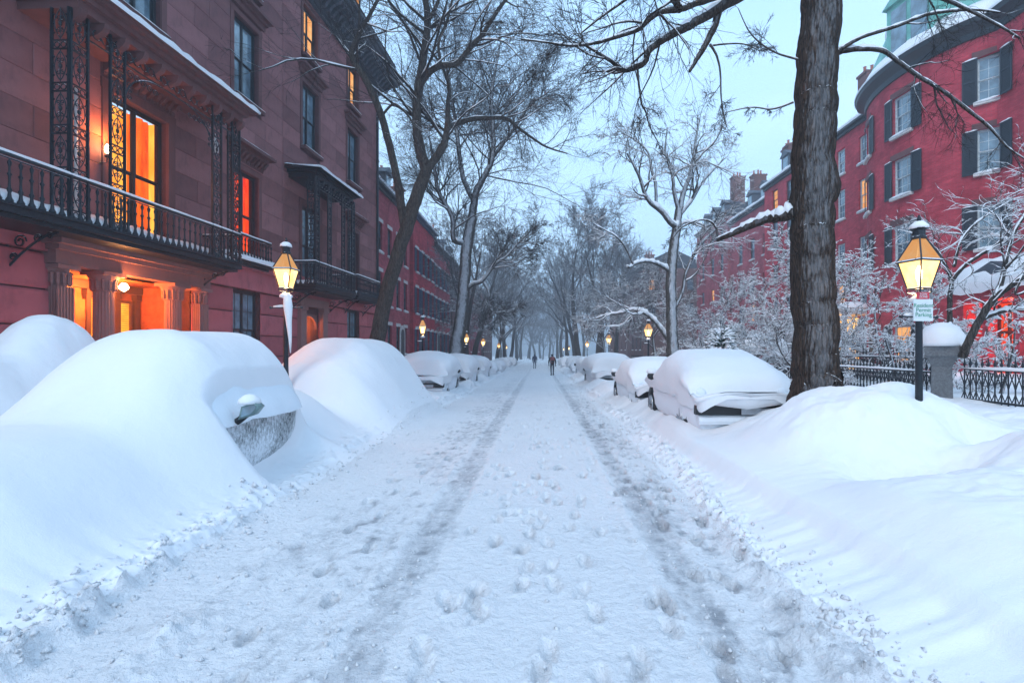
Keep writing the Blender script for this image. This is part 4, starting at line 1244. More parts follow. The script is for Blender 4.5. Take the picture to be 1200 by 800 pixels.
def bow_house():
    X0, YA, YB, eave = 19.0, 13.0, 29.5, 15.6
    root = empty('bow_fronted_house', (X0, YA, 0), pi, label='large red brick bow fronted house with black shutters and green copper dormer roof', cat='house', group=None)
    yc, hw, bulge = 25.4, 4.1, 1.5
    def off(Y):
        u = (Y-yc)/hw
        return bulge*(sqrt(max(0, 1.35-u*u))-sqrt(.35))/(sqrt(1.35)-sqrt(.35)) if abs(u) < 1 else 0
    def P(t):
        Y = YA-t; e = .05
        d = (off(Y+e)-off(Y-e))/(2*e)
        n = Vector((1, -(-d)*1.0, 0)); # local y = -Y
        n = Vector((1, d, 0)).normalized()
        return (off(Y), t, n.x, n.y)
    wins = [15.0, 18.2, 21.35, 24.75, 28.0]
    fl = [(.9, 2.2), (6.15, 1.85), (9.35, 1.85), (12.35, 1.9)]
    ops = []
    for Y in wins:
        for (z, h) in fl:
            if z < 2 and Y in (18.2,): continue
            ops.append((YA-Y-.55, YA-Y+.55, z, z+h))
    ts = [-(YB-YA)+(YB-YA)*k/60 for k in range(61)]
    m = MB(); wall_skin(m, P, ts, -3, eave, ops, .2)
    lo = -(YB-YA)
    m.quad((0, lo, -3), (0, lo, eave), (-9, lo, eave), (-9, lo, -3)); m.quad((0, 0, -3), (-9, 0, -3), (-9, 0, eave), (0, 0, eave))
    m.build('wall', M['brick_red'], root)
    for Y in wins:
        p = P(YA-Y); a = atan2(p[3], p[2])
        for (z, h) in fl:
            if z < 2 and Y in (18.2,): continue
            loc = (p[0], p[1], z)
            window(root, loc, a, 1.12, h, 'pale_grid', 'pane' if (Y in (21.35, 24.75) and z < 2) else None)
            sill(root, loc, a, 1.1, M['white_trim'], .14, .10, .12)
            tx, ty = -sin(a), cos(a)
            MB().box(0, .035, -.7, .7, h+.003, h+.28).build('lintel', M['brown_trim'], root, loc=loc, rz=a)
            for s in (-1, 1):
                q = P(YA-Y+s*.84*cos(a)); b = atan2(q[3], q[2])
                shutter(root, (q[0]+q[2]*.05, q[1]+q[3]*.05, z), b, .52, h, M['shutter_blk'])
    # cornice with gutter, following the bow
    def sweep(prof, mat, name, par, smooth=False):
        c = MB(); n = len(prof)
        for t in ts:
            p = P(t)
            for (o, z) in prof: c.v.append((p[0]+p[2]*o, p[1]+p[3]*o, z))
        for k in range(len(ts)-1):
            for j in range(n-1): a_ = k*n+j; c.f.append((a_, a_+n, a_+n+1, a_+1))
        c.f.append(tuple(range(n))[::-1]); c.f.append(tuple((len(ts)-1)*n+j for j in range(n)))
        return c.build(name, mat, par, smooth)
    co = sweep([(-.1, eave-.45), (.08, eave-.45), (.12, eave-.2), (.35, eave-.05), (.5, eave+.02), (.55, eave+.22), (-.3, eave+.22)], M['frame_dark'], 'cornice', root)
    rf = sweep([(.45, eave+.22), (.1, eave+.9), (-.9, eave+3.3), (-1.1, eave+3.6), (-5, eave+3.9), (-9, eave)], M['copper'], 'roof', root)
    sweep([(.58, eave+.2), (.60, eave+.30), (.48, eave+.40), (.34, eave+.62), (.12, eave+1.0), (.08, eave+.95)], M['snow'], 'snow', rf, True)
    sweep([(-.95, eave+3.4), (-.85, eave+3.62), (-1.2, eave+3.8), (-5, eave+4.1)], M['snow'], 'snow', rf, True)
    for Y in (24.2, 19.0):
        p = P(YA-Y); a = atan2(p[3], p[2])
        d = MB(); d.box(-2.4, .15, -1.25, 1.25, eave+.35, eave+3.1); d.prism([(-1.4, eave+3.1), (1.4, eave+3.1), (.5, eave+3.7), (-.5, eave+3.7)], 'x', -2.4, .3)
        dm = d.build('dormer', M['copper'], root, loc=(p[0], p[1], 0), rz=a)
        for c0 in (-.55, .55): MB().box(.15, .18, c0-.42, c0+.42, eave+.8, eave+2.85).build('pane', M['pane'], dm)
    pip = MB().tube([(.12, lo+.25, -2), (.12, lo+.25, eave-.2)], .09, 8); pip.build('downpipe', M['iron'], root, True)
    ch = MB(); ch.box(-5, -3.6, lo+1.0, lo+2.2, eave+2, eave+5.6); ch.build('chimney', M['brick_brown'], root)
    # projecting entrance bay lit red, with snow on its roof
    e = MB(); ya, yb = YA-21.0, YA-17.0
    e.box(0, 1.9, ya, ya+.35, -3, 3.8); e.box(0, 1.9, yb-.35, yb, -3, 3.8); e.box(0, 2.1, ya-.1, yb+.1, 3.8, 4.3)
    for q in (ya+1.3, ya+2.6): e.box(1.6, 1.85, q-.13, q+.13, -3, 3.8)
    eb = e.build('entrance_bay', M['brick_red'], root)
    b = MB(); b.prism([(ya-.2, 4.3), (yb+.2, 4.3), ((ya+yb)/2, 5.2)], 'x', 0, 2.25); bb = b.build('bay_roof', M['slate'], eb)
    s = MB(); blob_strip(s, 0, 2.3, ya-.25, yb+.25, 4.34, .95, 14); s.build('snow', M['snow'], bb, True)
    g = MB(); g.box(.4, .46, ya+.4, yb-.4, -1, 3.75); g.build('glazed_front', M['curtain_red'], eb)
    fr = MB()
    for k in range(8): q = ya+.4+(yb-ya-.8)*k/7; fr.box(.46, .52, q-.06, q+.06, -1, 3.7)
    for z in (1.2, 2.6, 3.55): fr.box(.461, .515, ya+.4, yb-.4, z-.06, z+.06)
    fr.build('glazing_bar', M['frame_brown'], eb)
    lantern_light((1.2, (ya+yb)/2, 3.5), 120, (1, .22, .05), .2, root)
    # lit porch at the far end of the front
    pr = MB(); y0, y1 = YA-30.6, YA-28.6
    pr.box(.1, 2.0, y0, y0+.16, -2, 3.9); pr.box(1.8, 2.0, y1-.2, y1, -2, 3.9); pr.box(.1, 2.2, y0-.15, y1+.15, 3.9, 4.25)
    po = pr.build('side_porch', M['white_trim'], root)
    MB().box(.2, 1.75, y0+.17, y0+.2, 0, 3.75).build('lit_doorway', M['lit_yellow'], po)
    MB().box(1.0, 1.06, y0+.2, y1-.25, 0, 3.7).build('lit_doorway', M['lit_yellow'], po)
    s = MB(); blob_strip(s, .1, 2.25, y0-.15, y1+.15, 4.25, .35, 8); s.build('snow', M['snow'], po, True)
    lantern_light((2.4, (y0+y1)/2, 3.6), 60, (1, .5, .12), .1, root)
bow_house()
# ------------------------------------------------------------------ parked cars
def car_shell(L, W, Hh, kind='hatch'):
    """cross sections of a parked car: rear at y=0, bonnet end at y=L, centred on x, ground z=0"""
    st = []
    if kind == 'suv': prof = [(0, .80, .98, .80), (.03, .75, 1.0, 1.25), (.10, .9, 1.02, Hh-.1), (.22, .93, 1.02, Hh), (.42, .94, 1.02, Hh), (.60, .93, 1.0, Hh-.05), (.68, .92, .98, Hh-.32), (.75, .9, .96, 1.08), (.84, .88, .92, .98), (.94, .80, .86, .90), (.985, .66, .76, .78), (1, .55, .6, .62)]
    else: prof = [(0, .80, .82, .80), (.03, .86, .92, .98), (.09, .9, .96, 1.10), (.17, .93, .97, Hh-.08), (.32, .94, .97, Hh), (.48, .94, .96, Hh-.02), (.58, .93, .94, Hh-.22), (.68, .91, .91, 1.0), (.80, .88, .87, .92), (.92, .80, .80, .84), (.98, .66, .70, .73), (1, .55, .58, .60)]
    rows = []
    for (u, wf, belt, top) in prof:
        w = W/2*wf/.94
        y = u*L
        top = max(top, belt)
        gh = top-belt
        wr = w*(.80 if gh > .2 else .93)
        rows.append([(w*.90, y, .22), (w*.985, y, .36), (w, y, .58), (w*.985, y, belt*.92), (w*.955, y, belt), (w*.955+(wr-w*.955)*.5, y, belt+gh*.5), (wr, y, belt+gh*.9), (wr*.86, y, top), (wr*.45, y, top+.02), (0, y, top+.03)])
    return rows

def loft(rows, mat, name):
    V = []; Fq = []
    n = len(rows[0])*2-1
    for r in rows:
        full = [(-x, y, z) for (x, y, z) in r]+[(x, y, z) for (x, y, z) in r[:-1]][::-1]
        V += full
    for k in range(len(rows)-1):
        for j in range(n-1): a = k*n+j; Fq.append((a, a+1, a+n+1, a+n))
    me = bpy.data.meshes.new(name)
    me.from_pydata(V, [], Fq+[tuple(range(n))[::-1], tuple((len(rows)-1)*n+j for j in range(n))])
    me.materials.append(mat); me.polygons.foreach_set('use_smooth', [True]*len(me.polygons)); me.update()
    return me

def resample(rows, m=3):
    out = []
    A = np.array(rows)
    for k in range(len(A)-1):
        for t in range(m):
            f = t/m
            p0 = A[max(k-1, 0)]; p1 = A[k]; p2 = A[k+1]; p3 = A[min(k+2, len(A)-1)]
            c = .5*((2*p1)+(-p0+p2)*f+(2*p0-5*p1+4*p2-p3)*f*f+(-p0+3*p1-3*p2+p3)*f**3)
            out.append([tuple(q) for q in c])
    out.append([tuple(q) for q in A[-1]])
    return out

def make_car(label, loc, rz, L=4.4, W=1.78, Hh=1.45, kind='hatch', paint=(.2, .22, .24), frost=.8, snow=.22, seed=1, group=None, low=.45, detail=True, cover=True, bury_mesh=None):
    rnd = random.Random(seed)
    root = empty('parked_car', loc, rz, label=label, cat='car', group=group)
    rows = resample(car_shell(L, W, Hh, kind), 3)
    mat = frost_mat('frosted_paint', paint, frost)
    link('body', loft(rows, mat, 'body'), root)
    # glass: bands between belt and roof, a few mm proud of the shell
    def band(i0, i1, j0, j1, name):
        for s in (-1, 1):
            m = MB()
            for k in range(i0, i1+1):
                for j in range(j0, j1+1):
                    x, y, z = rows[k][j]; m.v.append((s*(x+.006), y, z+.003))
            nn = j1-j0+1
            for k in range(i1-i0):
                for j in range(nn-1): a = k*nn+j; m.f.append((a, a+1, a+nn+1, a+nn))
            m.build(name, M['carglass'], root, True)
    n = len(rows)
    band(int(n*.30), int(n*.42), 4, 6, 'side_window'); band(int(n*.44), int(n*.58), 4, 6, 'side_window')
    m = MB()    # rear window
    zt = Hh-.12
    y0, y1 = L*.095, L*.15
    b0 = 1.0 if kind != 'suv' else 1.02
    m.quad((-W*.36, L*.05-.01, b0+.03), (W*.36, L*.05-.01, b0+.03), (W*.31, y0+.03, zt), (-W*.31, y0+.03, zt)) if kind == 'suv' else m.quad((-W*.36, L*.075-.01, b0+.06), (W*.36, L*.075-.01, b0+.06), (W*.31, L*.16, zt+.01), (-W*.31, L*.16, zt+.01))
    m.build('rear_window', M['carglass'], root)
    if detail:
        rr = .32
        for (yy, s) in ((L*.19, -1), (L*.19, 1), (L*.80, -1), (L*.80, 1)):
            x = s*(W/2-.14)
            ar = MB().lathe([(rr+.075, -.10), (rr+.07, .088)], 22, (x, yy, rr+.02), 'x').build('wheel_arch', M['trim_blk'], root, True)
            t = MB().lathe([(rr*.62, -.10), (rr*.95, -.10), (rr, -.06), (rr, .06), (rr*.95, .11), (rr*.62, .115)], 22, (x, yy, rr), 'x')
            wh = t.build('wheel', M['rubber'], root, True)
            r = MB(); r.lathe([(rr*.64, .09), (rr*.60, .105), (rr*.55, .07)], 20, (x if s > 0 else x, yy, rr), 'x') if s > 0 else r.lathe([(rr*.64, -.09), (rr*.60, -.125), (rr*.55, -.10)], 20, (x, yy, rr), 'x')
            for k in range(5):
                a = 2*pi*k/5+.3
                xo = x+s*.108
                r.tube([(xo, yy+.04*cos(a), rr+.04*sin(a)), (xo, yy+rr*.6*cos(a), rr+rr*.6*sin(a))], .028, 4)
            r.build('rim', M['rim'], wh)
            sn = MB(); sn.lathe([(rr*.3, .0), (rr*.86, .02), (rr*.92, .05)], 14, (x+s*.075, yy, rr), 'x')
        for s in (-1, 1):
            mr = MB().lathe([(.02, -.09), (.085, -.06), (.10, 0), (.085, .05), (.02, .08)], 8, (s*(W/2+.10), L*.64, 1.02), 'y')
            mi = mr.build('wing_mirror', M['mirror'] if snow < .2 else M['trim_blk'], root, True)
            q = MB(); q.lathe([(.10, 0), (.115, .04), (.08, .10), (.02, .12)], 9, (s*(W/2+.10), L*.64, 1.07)); q.build('snow', M['snow'], mi, True)
            MB().lathe([(.03, -.0), (.09, .01), (.10, .05), (.03, .07)], 8, (s*W*.40, -.02, .86), 'y').build('tail_light', M['tail_f'], root, True)
        bp = MB(); bp.prism([(-.10, .34), (-.13, .40), (-.12, .46), (-.04, .50), (.12, .50), (.12, .34)], 'x', -W*.44, W*.44)
        bp.build('bumper', mat, root)
        pl = MB().box(-.05, .45, -.125, -.11, .51, .62); pl.build('number_plate', M['plate'], root)
        bt = MB(); bt.box(-W*.47, W*.47, -.10, .03, .505, .66); bt.build('boot_shadow_gap', M['trim_blk'], root)  # black strip standing in for the shade under the snow overhang
    if cover:
        C = []
        N_ = len(rows)
        for k, r in enumerate(rows):
            u = k/(N_-1); y = r[0][1]
            topz = r[-1][2]
            tt = snow*(.85+.3*rnd.random()*0)
            e = min(1, u*7+.35, (1-u)*7+.35)
            yo = y+(-.15 if k == 0 else .12 if k == N_-1 else 0)+(u-.5)*.12
            row = []
            for j, (x, yy, z) in enumerate(r):
                if j < 2: continue
                out = {2: .05, 3: .08, 4: .11, 5: .20, 6: .20, 7: .12, 8: .05, 9: 0}[j]*(snow/.22)
                up = {2: .38 if u < .3 else 1.1, 3: .3, 4: .1, 5: .10, 6: .50, 7: .90, 8: 1.08, 9: 1.14}[j]
                zz = z+tt*up*e
                if j <= 5:  # fill in the step between bonnet or boot and roof
                    pass
                row.append((x+out, yo, zz))
            row = [(x*(.90 if q >= 5 else .97 if q >= 4 else 1), a_, b_) for q, (x, a_, b_) in enumerate(row)]
            row.insert(0, (row[0][0]-.03, yo, row[0][2]-.05))
            C.append(row)
        # heap the snow over windscreen and tail so the outline is one soft curve
        top = np.array([c[-1][2] for c in C]); sm = top.copy()
        sm0 = sm.copy()
        for _ in range(60): sm[1:-1] = np.maximum(sm[1:-1], (sm[:-2]+sm[2:])/2*.9965)
        k3 = np.arange(len(sm))/(len(sm)-1); sm -= .34*(1-np.clip(k3/.16, 0, 1))**2*max(.6, 1)
        for k, c in enumerate(C):
            dz = (sm[k]-top[k])*.92
            C[k] = [(x, y, z+dz*max(0, (j-3)/5)) for j, (x, y, z) in enumerate(c)]
        r0 = C[0]; zc = .98
        C.insert(0, [(x*.86, y-.13, zc+(z-zc)*.80) for (x, y, z) in r0])
        C.insert(0, [(x*.5, y-.19, zc+(z-zc)*.42) for (x, y, z) in r0])
        r1 = C[-1]
        C.append([(x*.8, y+.10, z-.08) for (x, y, z) in r1])
        C = resample(C, 2)
        ph = rnd.uniform(0, 50)
        D = []
        for row in C:
            D.append([(x*(1+.03*float(pn(y*1.3+ph, z*2))), y+.04*float(pn(x*2+ph, z*2.5)), z+.10*float(fbm(x*1.1+ph, y*.9, 3))*min(1, max(0, z-.6)*2)+.03*float(pn(x*4+ph, y*4))) for (x, y, z) in row])
        me = loft(D, M['snow'], 'snow_cover')
        link('snow_cover', me, root)
    return root

def buried_car(mesh, label, loc, L, paint, seed):
    r = make_car(label, loc, 0, L, 1.0, 1.0, 'suv', paint, .62, .1, seed, 'snow covered cars parked on the left', cover=False, detail=False)
    c = link('snow_cover', mesh, r); c.location = (-loc[0], -loc[1], -loc[2])
    return r
c1 = buried_car(GR[3][1], 'nearest car on the left, wholly buried, with only a mirror and frosted door showing', (-4.62, 4.3, -.15), 3.2, (.07, .10, .10), 1)
c2 = buried_car(GR[4][1], 'second car mound on the left between the nearest buried car and the first leaning tree', (-4.75, 11.3, .22), 3.0, (.3, .3, .3), 2)
# scoured door side of the first car: frosted door, glass, mirror, sill shadow
dm = MB(); nY, nZ = 16, 12
for j in range(nY+1):
    for k in range(nZ+1):
        y = 6.0+2.3*j/nY; zb_ = .22+.42*(j/nY)**2; z = zb_+(1.21-zb_)*k/nZ; ey = abs(2*j/nY-1)
        x = -3.735-.09*((z-.9))**2-.30*ey**5-.25*max(0, z-1.0)-.10*(1-k/nZ)**6+.006*float(pn(y*20, z*20))
        dm.v.append((x, y, z))
for j in range(nY):
    for k in range(nZ): a = j*(nZ+1)+k; dm.f.append((a, a+nZ+1, a+nZ+2, a+1))
M['rime_door'] = frost_mat('rimed_paint', (.05, .07, .075), .22, 30)
M['rime_white'] = frost_mat('thick_rime', (.35, .38, .40), .95, 20)
dm.build('door', M['rime_door'], c1, True, off=(-4.62, 4.3, -.15))
gm = MB()
for j in range(nY+1):
    for k in range(6):
        y = 5.75+2.55*j/nY; ey = abs(2*j/nY-1); z = 1.0+.70*k/5+.05*float(pn(y*2.2, 3))
        x = -3.66-.55*(k/5)**1.4-.30*ey**8+.05*float(fbm(y*3, z*3, 3))
        gm.v.append((x, y, z))
for j in range(nY):
    for k in range(5): a = j*6+k; gm.f.append((a, a+6, a+7, a+1))
gm.build('side_window', M['rime_white'], c1, True, off=(-4.62, 4.3, -.15))
mm = MB().prism([(-3.62, 1.06), (-3.58, 1.22), (-3.42, 1.27), (-3.36, 1.22), (-3.44, 1.12)], 'y', 6.15, 6.27).build('wing_mirror', M['mirror'], c1, True, off=(-4.62, 4.3, -.15))
MB().prism([(-3.585, 1.09), (-3.56, 1.205), (-3.43, 1.245), (-3.395, 1.215), (-3.46, 1.135)], 'y', 6.142, 6.15).build('mirror_glass', M['pane'], mm, off=(-4.62, 4.3, -.15))
MB().tube([(-3.85, 6.3, 1.02), (-3.68, 6.26, 1.03), (-3.56, 6.22, 1.12)], .045, 6).build('mirror_arm', M['trim_blk'], mm, off=(-4.62, 4.3, -.15))
MB().lathe([(.05, 0), (.13, .02), (.12, .07), (.06, .12), (.02, .13)], 10, (-3.52, 6.22, 1.235)).build('snow', M['snow'], mm, True, off=(-4.62, 4.3, -.15))
MB().lathe([(.3, -.05), (.30, .04)], 18, (-3.73, 6.12, .42), 'x').build('wheel_arch', M['trim_blk'], c1, off=(-4.62, 4.3, -.15))  # black disc put in for the dark sill shadow

LGc, RGc = 'snow covered cars parked on the left', 'snow covered cars parked on the right'
make_car('third left car, humped hatchback with dark tail below the leaning tree', (-4.45, 19.4, -.02), .02, 4.3, 1.8, 1.50, 'suv', (.03, .05, .06), .55, .34, 3, LGc)
make_car('fourth car on the left, pale one just before the second tree', (-4.45, 26.0, -.15), 0, 4.3, 1.8, 1.50, 'suv', (.30, .32, .34), .8, .32, 4, LGc)
make_car('fifth car on the left, boxy and fully snowed over just past the second tree', (-4.4, 32.5, -.28), 0, 4.3, 1.8, 1.45, 'suv', (.1, .1, .12), .9, .34, 5, LGc)
make_car('nearest car on the right, snowy hatchback with dark rear wheel and number plate showing', (3.46, 8.75, .30), -.015, 4.45, 1.72, 1.36, 'hatch', (.16, .17, .19), .9, .20, 7, RGc)
make_car('second car on the right, rime crusted with two wheels bare, ahead of the nearest one', (3.42, 13.8, .12), 0, 4.4, 1.78, 1.36, 'hatch', (.2, .2, .21), .85, .20, 9, RGc)
make_car('third car on the right, tall domed snow hat below the lamp', (3.55, 24.6, -.12), .05, 4.3, 1.8, 1.45, 'suv', (.12, .13, .14), .85, .42, 11, RGc)
for i, (x, y, sd, lb) in enumerate(((-4.4, 39, 13, 'sixth car on the left, small white hump before the row of far lamps'), (-4.4, 45.5, 15, 'seventh car on the left, white hump level with the walkers'),
        (-4.4, 52, 17, 'eighth car on the left, white hump beyond the nearer walker'), (-4.4, 60, 19, 'ninth car on the left, small hump level with the farther walker'), (-4.4, 69, 21, 'farthest car on the left, tiny white hump in the haze'),
        (3.6, 31.2, 23, 'fourth car on the right, low white hump past the domed one'), (3.5, 39, 25, 'fifth car on the right, white hump level with the nearer walker'), (3.5, 47, 27, 'sixth car on the right, small white hump past the nearer walker'),
        (3.5, 56, 29, 'seventh car on the right, small hump near the farther walker'), (3.5, 66, 31, 'farthest car on the right, tiny white hump in the haze'))):
    make_car(lb, (x+.15*sin(sd), y, h_at(x, y)-.70-.08*sin(sd*3)), .03*sin(sd*2), 4.3+.35*sin(sd*5), 1.8, 1.40+.12*sin(sd*7), 'suv' if i % 2 else 'hatch', [(.1, .1, .12), (.25, .05, .05), (.3, .3, .32), (.04, .06, .12), (.02, .02, .02)][i % 5], .62, .30+.08*sin(sd), sd, LGc if x < 0 else RGc, detail=y < 42)

# ------------------------------------------------------------------ gas lamps
def make_lamp():
    root = empty('street_lamp', (0, 0, 0), label='tmp', cat='street lamp', group='gas street lamps')
    p = MB(); p.lathe([(.13, 0), (.13, .25), (.09, .32), (.085, .75), (.10, .78), (.06, .85), (.045, 1.2), (.04, 2.45), (.06, 2.48), (.04, 2.52), (.035, 2.70)], 12)
    p.build('post', M['iron'], root, True)
    b = MB().tube([(-.30, 0, 2.38), (.30, 0, 2.38)], .014, 6); b.lathe([(.02, -.02), (.03, 0), (.02, .02)], 6, (-.3, 0, 2.38), 'x'); b.lathe([(.02, -.02), (.03, 0), (.02, .02)], 6, (.3, 0, 2.38), 'x')
    br = b.build('ladder_bar', M['iron'], root)
    s = MB(); s.lathe([(.05, 0), (.12, .02), (.12, .06), (.05, .11)], 9, (0, 0, 2.56)); s.tube([(-.24, 0, 2.40), (-.1, 0, 2.41), (.02, 0, 2.41)], [.02, .03, .02], 6); s.build('snow', M['snow'], root, True)
    fr = MB(); wb, wt, zb, zt, ze = .092, .165, 2.76, 3.12, 3.42
    cr = lambda w, z: [(-w, -w, z), (w, -w, z), (w, w, z), (-w, w, z)]
    for k in range(4):
        a, b2 = cr(wb, zb)[k], cr(wt, zt)[k]; fr.tube([a, b2], .012, 4); t = cr(.055, ze)[k]; fr.tube([cr(wt+.012, zt)[k], t], .013, 4)
        fr.tube([cr(wb, zb)[k], cr(wb, zb)[(k+1) % 4]], .014, 4); fr.tube([cr(wt+.012, zt)[k], cr(wt+.012, zt)[(k+1) % 4]], .018, 4); fr.tube([t, cr(.055, ze)[(k+1) % 4]], .012, 4)
    for k in range(4):
        a = 2*pi*k/4+pi/4; fr.tube([(.035*cos(a), .035*sin(a), 2.68), (.13*cos(a), .13*sin(a), 2.70), (wb*1.414*cos(a), wb*1.414*sin(a), 2.76)], .010, 4)
    fr.lathe([(.085, 3.42), (.095, 3.44), (.075, 3.47), (.075, 3.53), (.11, 3.55), (.05, 3.62), (.02, 3.64), (.03, 3.68), (.008, 3.74)], 10)
    fr.build('lantern_frame', M['frame_brown'] if False else M['iron'], root)
    g = MB()
    for k in range(4):
        a, b2 = cr(wb, zb)[k], cr(wb, zb)[(k+1) % 4]; c, d = cr(wt, zt)[(k+1) % 4], cr(wt, zt)[k]; g.quad(a, b2, c, d)
    g.build('lantern_glass', M['lantern_glass'], root)
    g = MB()
    for k in range(4): g.quad(cr(wt+.008, zt+.005)[k], cr(wt+.008, zt+.005)[(k+1) % 4], cr(.055, ze)[(k+1) % 4], cr(.055, ze)[k])
    g.build('lantern_roof', M['lantern_roof'], root)
    MB().lathe([(.012, 2.80), (.02, 2.86), (.035, 2.90), (.04, 2.98), (.012, 3.06)], 8).build('mantle', M['flame'], root, True)
    sc = MB(); sc.lathe([(.06, 3.555), (.115, 3.56), (.11, 3.60), (.055, 3.65)], 8); sc.build('snow', M['snow'], root, True)
    return root
lamp0 = make_lamp()
lamps = [(-5.12, 10.35, .28, 1.04, 'nearest lamp on the left, glowing before the brownstone with ice on its bar', 60),
         (4.82, 6.5, .06, .95, 'nearest lamp on the right, large bright lantern above the parking sign', 45),
         (-5.7, 25, .05, 1.0, 'lamp on the left in front of the rose brick row, behind the third car', 60),
         (5.75, 27, .0, 1.0, 'lamp on the right with snow on its post, left of the plastered tree', 60),
         (-5.7, 40, 0, 1, 'dim lamp on the left just past the second tree', 50), (5.7, 42, 0, 1, 'lamp on the right behind the domed car', 50),
         (-5.7, 52, 0, 1, 'lamp on the left, second past the second tree', 45), (5.7, 61, 0, 1, 'lamp on the right near the young snowy tree', 45),
         (-5.7, 72, 0, 1, 'first of the lamps in the left haze', 45), (5.7, 78, 0, 1, 'first of the lamps in the right haze', 45), (-5.7, 88, 0, 1, 'second of the lamps in the left haze', 45), (5.7, 98, 0, 1, 'second of the lamps in the right haze', 45),
         (-5.7, 108, 0, 1, 'farthest lamp on the left', 45), (5.7, 120, 0, 1, 'farthest lamp on the right', 45)]
for i, (x, y, z, sc, lb, pw) in enumerate(lamps):
    o = lamp0 if i == 0 else copy_tree(lamp0)
    o.location = (x, y, z+float(slope(y))); o.rotation_euler = (0, 0, .25 if i == 1 else .12*i); o.scale = (sc,)*3; o['label'] = lb
    if i < 8: lantern_light((x, y, z+float(slope(y))+3.0*sc), pw*1.4, (1, .52, .18), .05)
# icicle and packed snow running down the nearest left lamp
ic = MB(); ic.tube([(.05, -.05, 2.62), (.07, -.06, 2.4), (.08, -.05, 2.1), (.10, -.04, 1.75), (.10, -.03, 1.5)], [.07, .085, .055, .03, .01], 7); ic.build('ice', M['snow'], lamp0, True)
sg = empty('parking_sign', (4.80, 6.38, 2.26), .05, label='white resident permit parking sign fixed to the nearest right lamp post', cat='sign')
pl = MB().box(-.125, .125, -.006, .006, 0, .27); pl.build('plate', M['sign_white'], sg, loc=(-.02, 0, 0))
bd = MB().box(-.10, .06, -.004, .008, .275, .36); bd.build('red_plate', M['sign_red'], sg)
def text(body, size, mat, parent, loc, name='lettering'):
    c = bpy.data.curves.new('t', 'FONT'); c.body = body; c.size = size; c.align_x = 'CENTER'; c.align_y = 'CENTER'; c.extrude = .001; c.space_line = .8
    o = bpy.data.objects.new('t', c); COL.objects.link(o)
    bpy.context.view_layer.update()
    me = bpy.data.meshes.new_from_object(o.evaluated_get(bpy.context.evaluated_depsgraph_get())); bpy.data.objects.remove(o)
    me.materials.clear(); me.materials.append(mat)
    return link(name, me, parent, loc, (pi/2, 0, 0))
text('Resident\nPermit\nParking', .072, M['sign_green'], sg, (-.02, -.0085, .135))
text('TOW\nZONE', .04, M['sign_white'], sg, (-.02, -.0075, .317))
clmp = MB().box(-.04, .04, .006, .10, .05, .07).box(-.04, .04, .006, .10, .2, .22); clmp.build('clamp', M['iron'], sg)

# ------------------------------------------------------------------ fence, gate piers, planting ground
def picket_mesh(h):
    key = ('pk', h)
    if key not in PROTO:
        m = MB(); m.tube([(0, 0, 0), (0, 0, h-.06)], .014, 4); m.lathe([(.012, h-.10), (.028, h-.07), (.016, h-.04), (.003, h+.04)], 5)
        for sg_ in (-1, 1):
            m.tube([(0, 0, h*.42), (0, sg_*.035, h*.55), (0, sg_*.075, h*.66), (0, sg_*.095, h*.74)], .011, 4)
            m.tube([(0, 0, h*.34), (0, sg_*.04, h*.22), (0, sg_*.07, h*.16)], .010, 4)
        PROTO[key] = m.mesh('picket', M['iron'])
    return PROTO[key]
def fence(x0, y0, x1, y1, zb, h, gap, label, group='iron garden fences'):
    L = sqrt((x1-x0)**2+(y1-y0)**2); a = atan2(-(x1-x0), (y1-y0))
    root = empty('iron_fence', (x0, y0, zb), a, label=label, cat='fence', group=group)
    for z in (h*.12, h*.78): MB().box(-.015, .015, 0, L, z, z+.035).build('rail', M['iron'], root)
    s = MB(); blob_strip(s, -.04, .045, 0, L, h*.815, .045, int(L/.12)); s.build('snow', M['snow'], root, True)
    n = int(L/gap); me = picket_mesh(h)
    for k in range(n+1): link('picket', me, root, (0, k*L/n, 0))
    return root
def pier(x, y, z, w, h, label, dome=.42, seed=0):
    root = empty('gate_pier', (x, y, z), .15, label=label, cat='pillar', group='stone gate piers')
    m = MB(); m.lathe([(w*.62, 0), (w*.62, h*.12), (w*.5, h*.2), (w*.46, h*.7), (w*.66, h*.82), (w*.78, h*.86), (w*.78, h)], 4)
    m.build('shaft', M['granite'], root)
    s = MB(); s.lathe([(w*.75, 0), (w*.80, .05), (w*.76, dome*.45), (w*.55, dome*.8), (w*.25, dome*.97), (.02, dome)], 18, (0, 0, h)); so = s.mesh('snow', M['snow'], True)
    for v in so.vertices: v.co.x += .03*float(pn(v.co.z*5+seed, v.co.y*4)); v.co.y += .03*float(pn(v.co.z*5, v.co.x*4+seed))
    link('snow', so, root)
    return root
pier(7.15, 9.1, .75, .44, 1.22, 'granite gate pier with tall dome of snow, right behind the nearest right lamp', .42)
pier(8.0, 19.5, .9, .6, .9, 'distant blue grey pier with snow cap seen between the nearest right car and big tree', .7, 4)
pier(8.3, 17.6, .8, .3, .9, 'small dark post with snow cap beside the big tree trunk', .6, 9)
fence(7.35, 8.85, 7.1, 4.2, .95, .78, .125, 'spiked iron fence running toward the right edge from the granite pier')
fence(7.2, 9.4, 7.6, 16.5, .90, .74, .125, 'iron fence left of the granite pier, behind the nearest right lamp')
fence(9.0, 11.5, 9.2, 20, .95, .95, .14, 'second iron fence set back among the shrubs')
fence(7.9, 20.5, 7.9, 44, .5, .95, .16, 'long iron fence running away past the plastered tree')
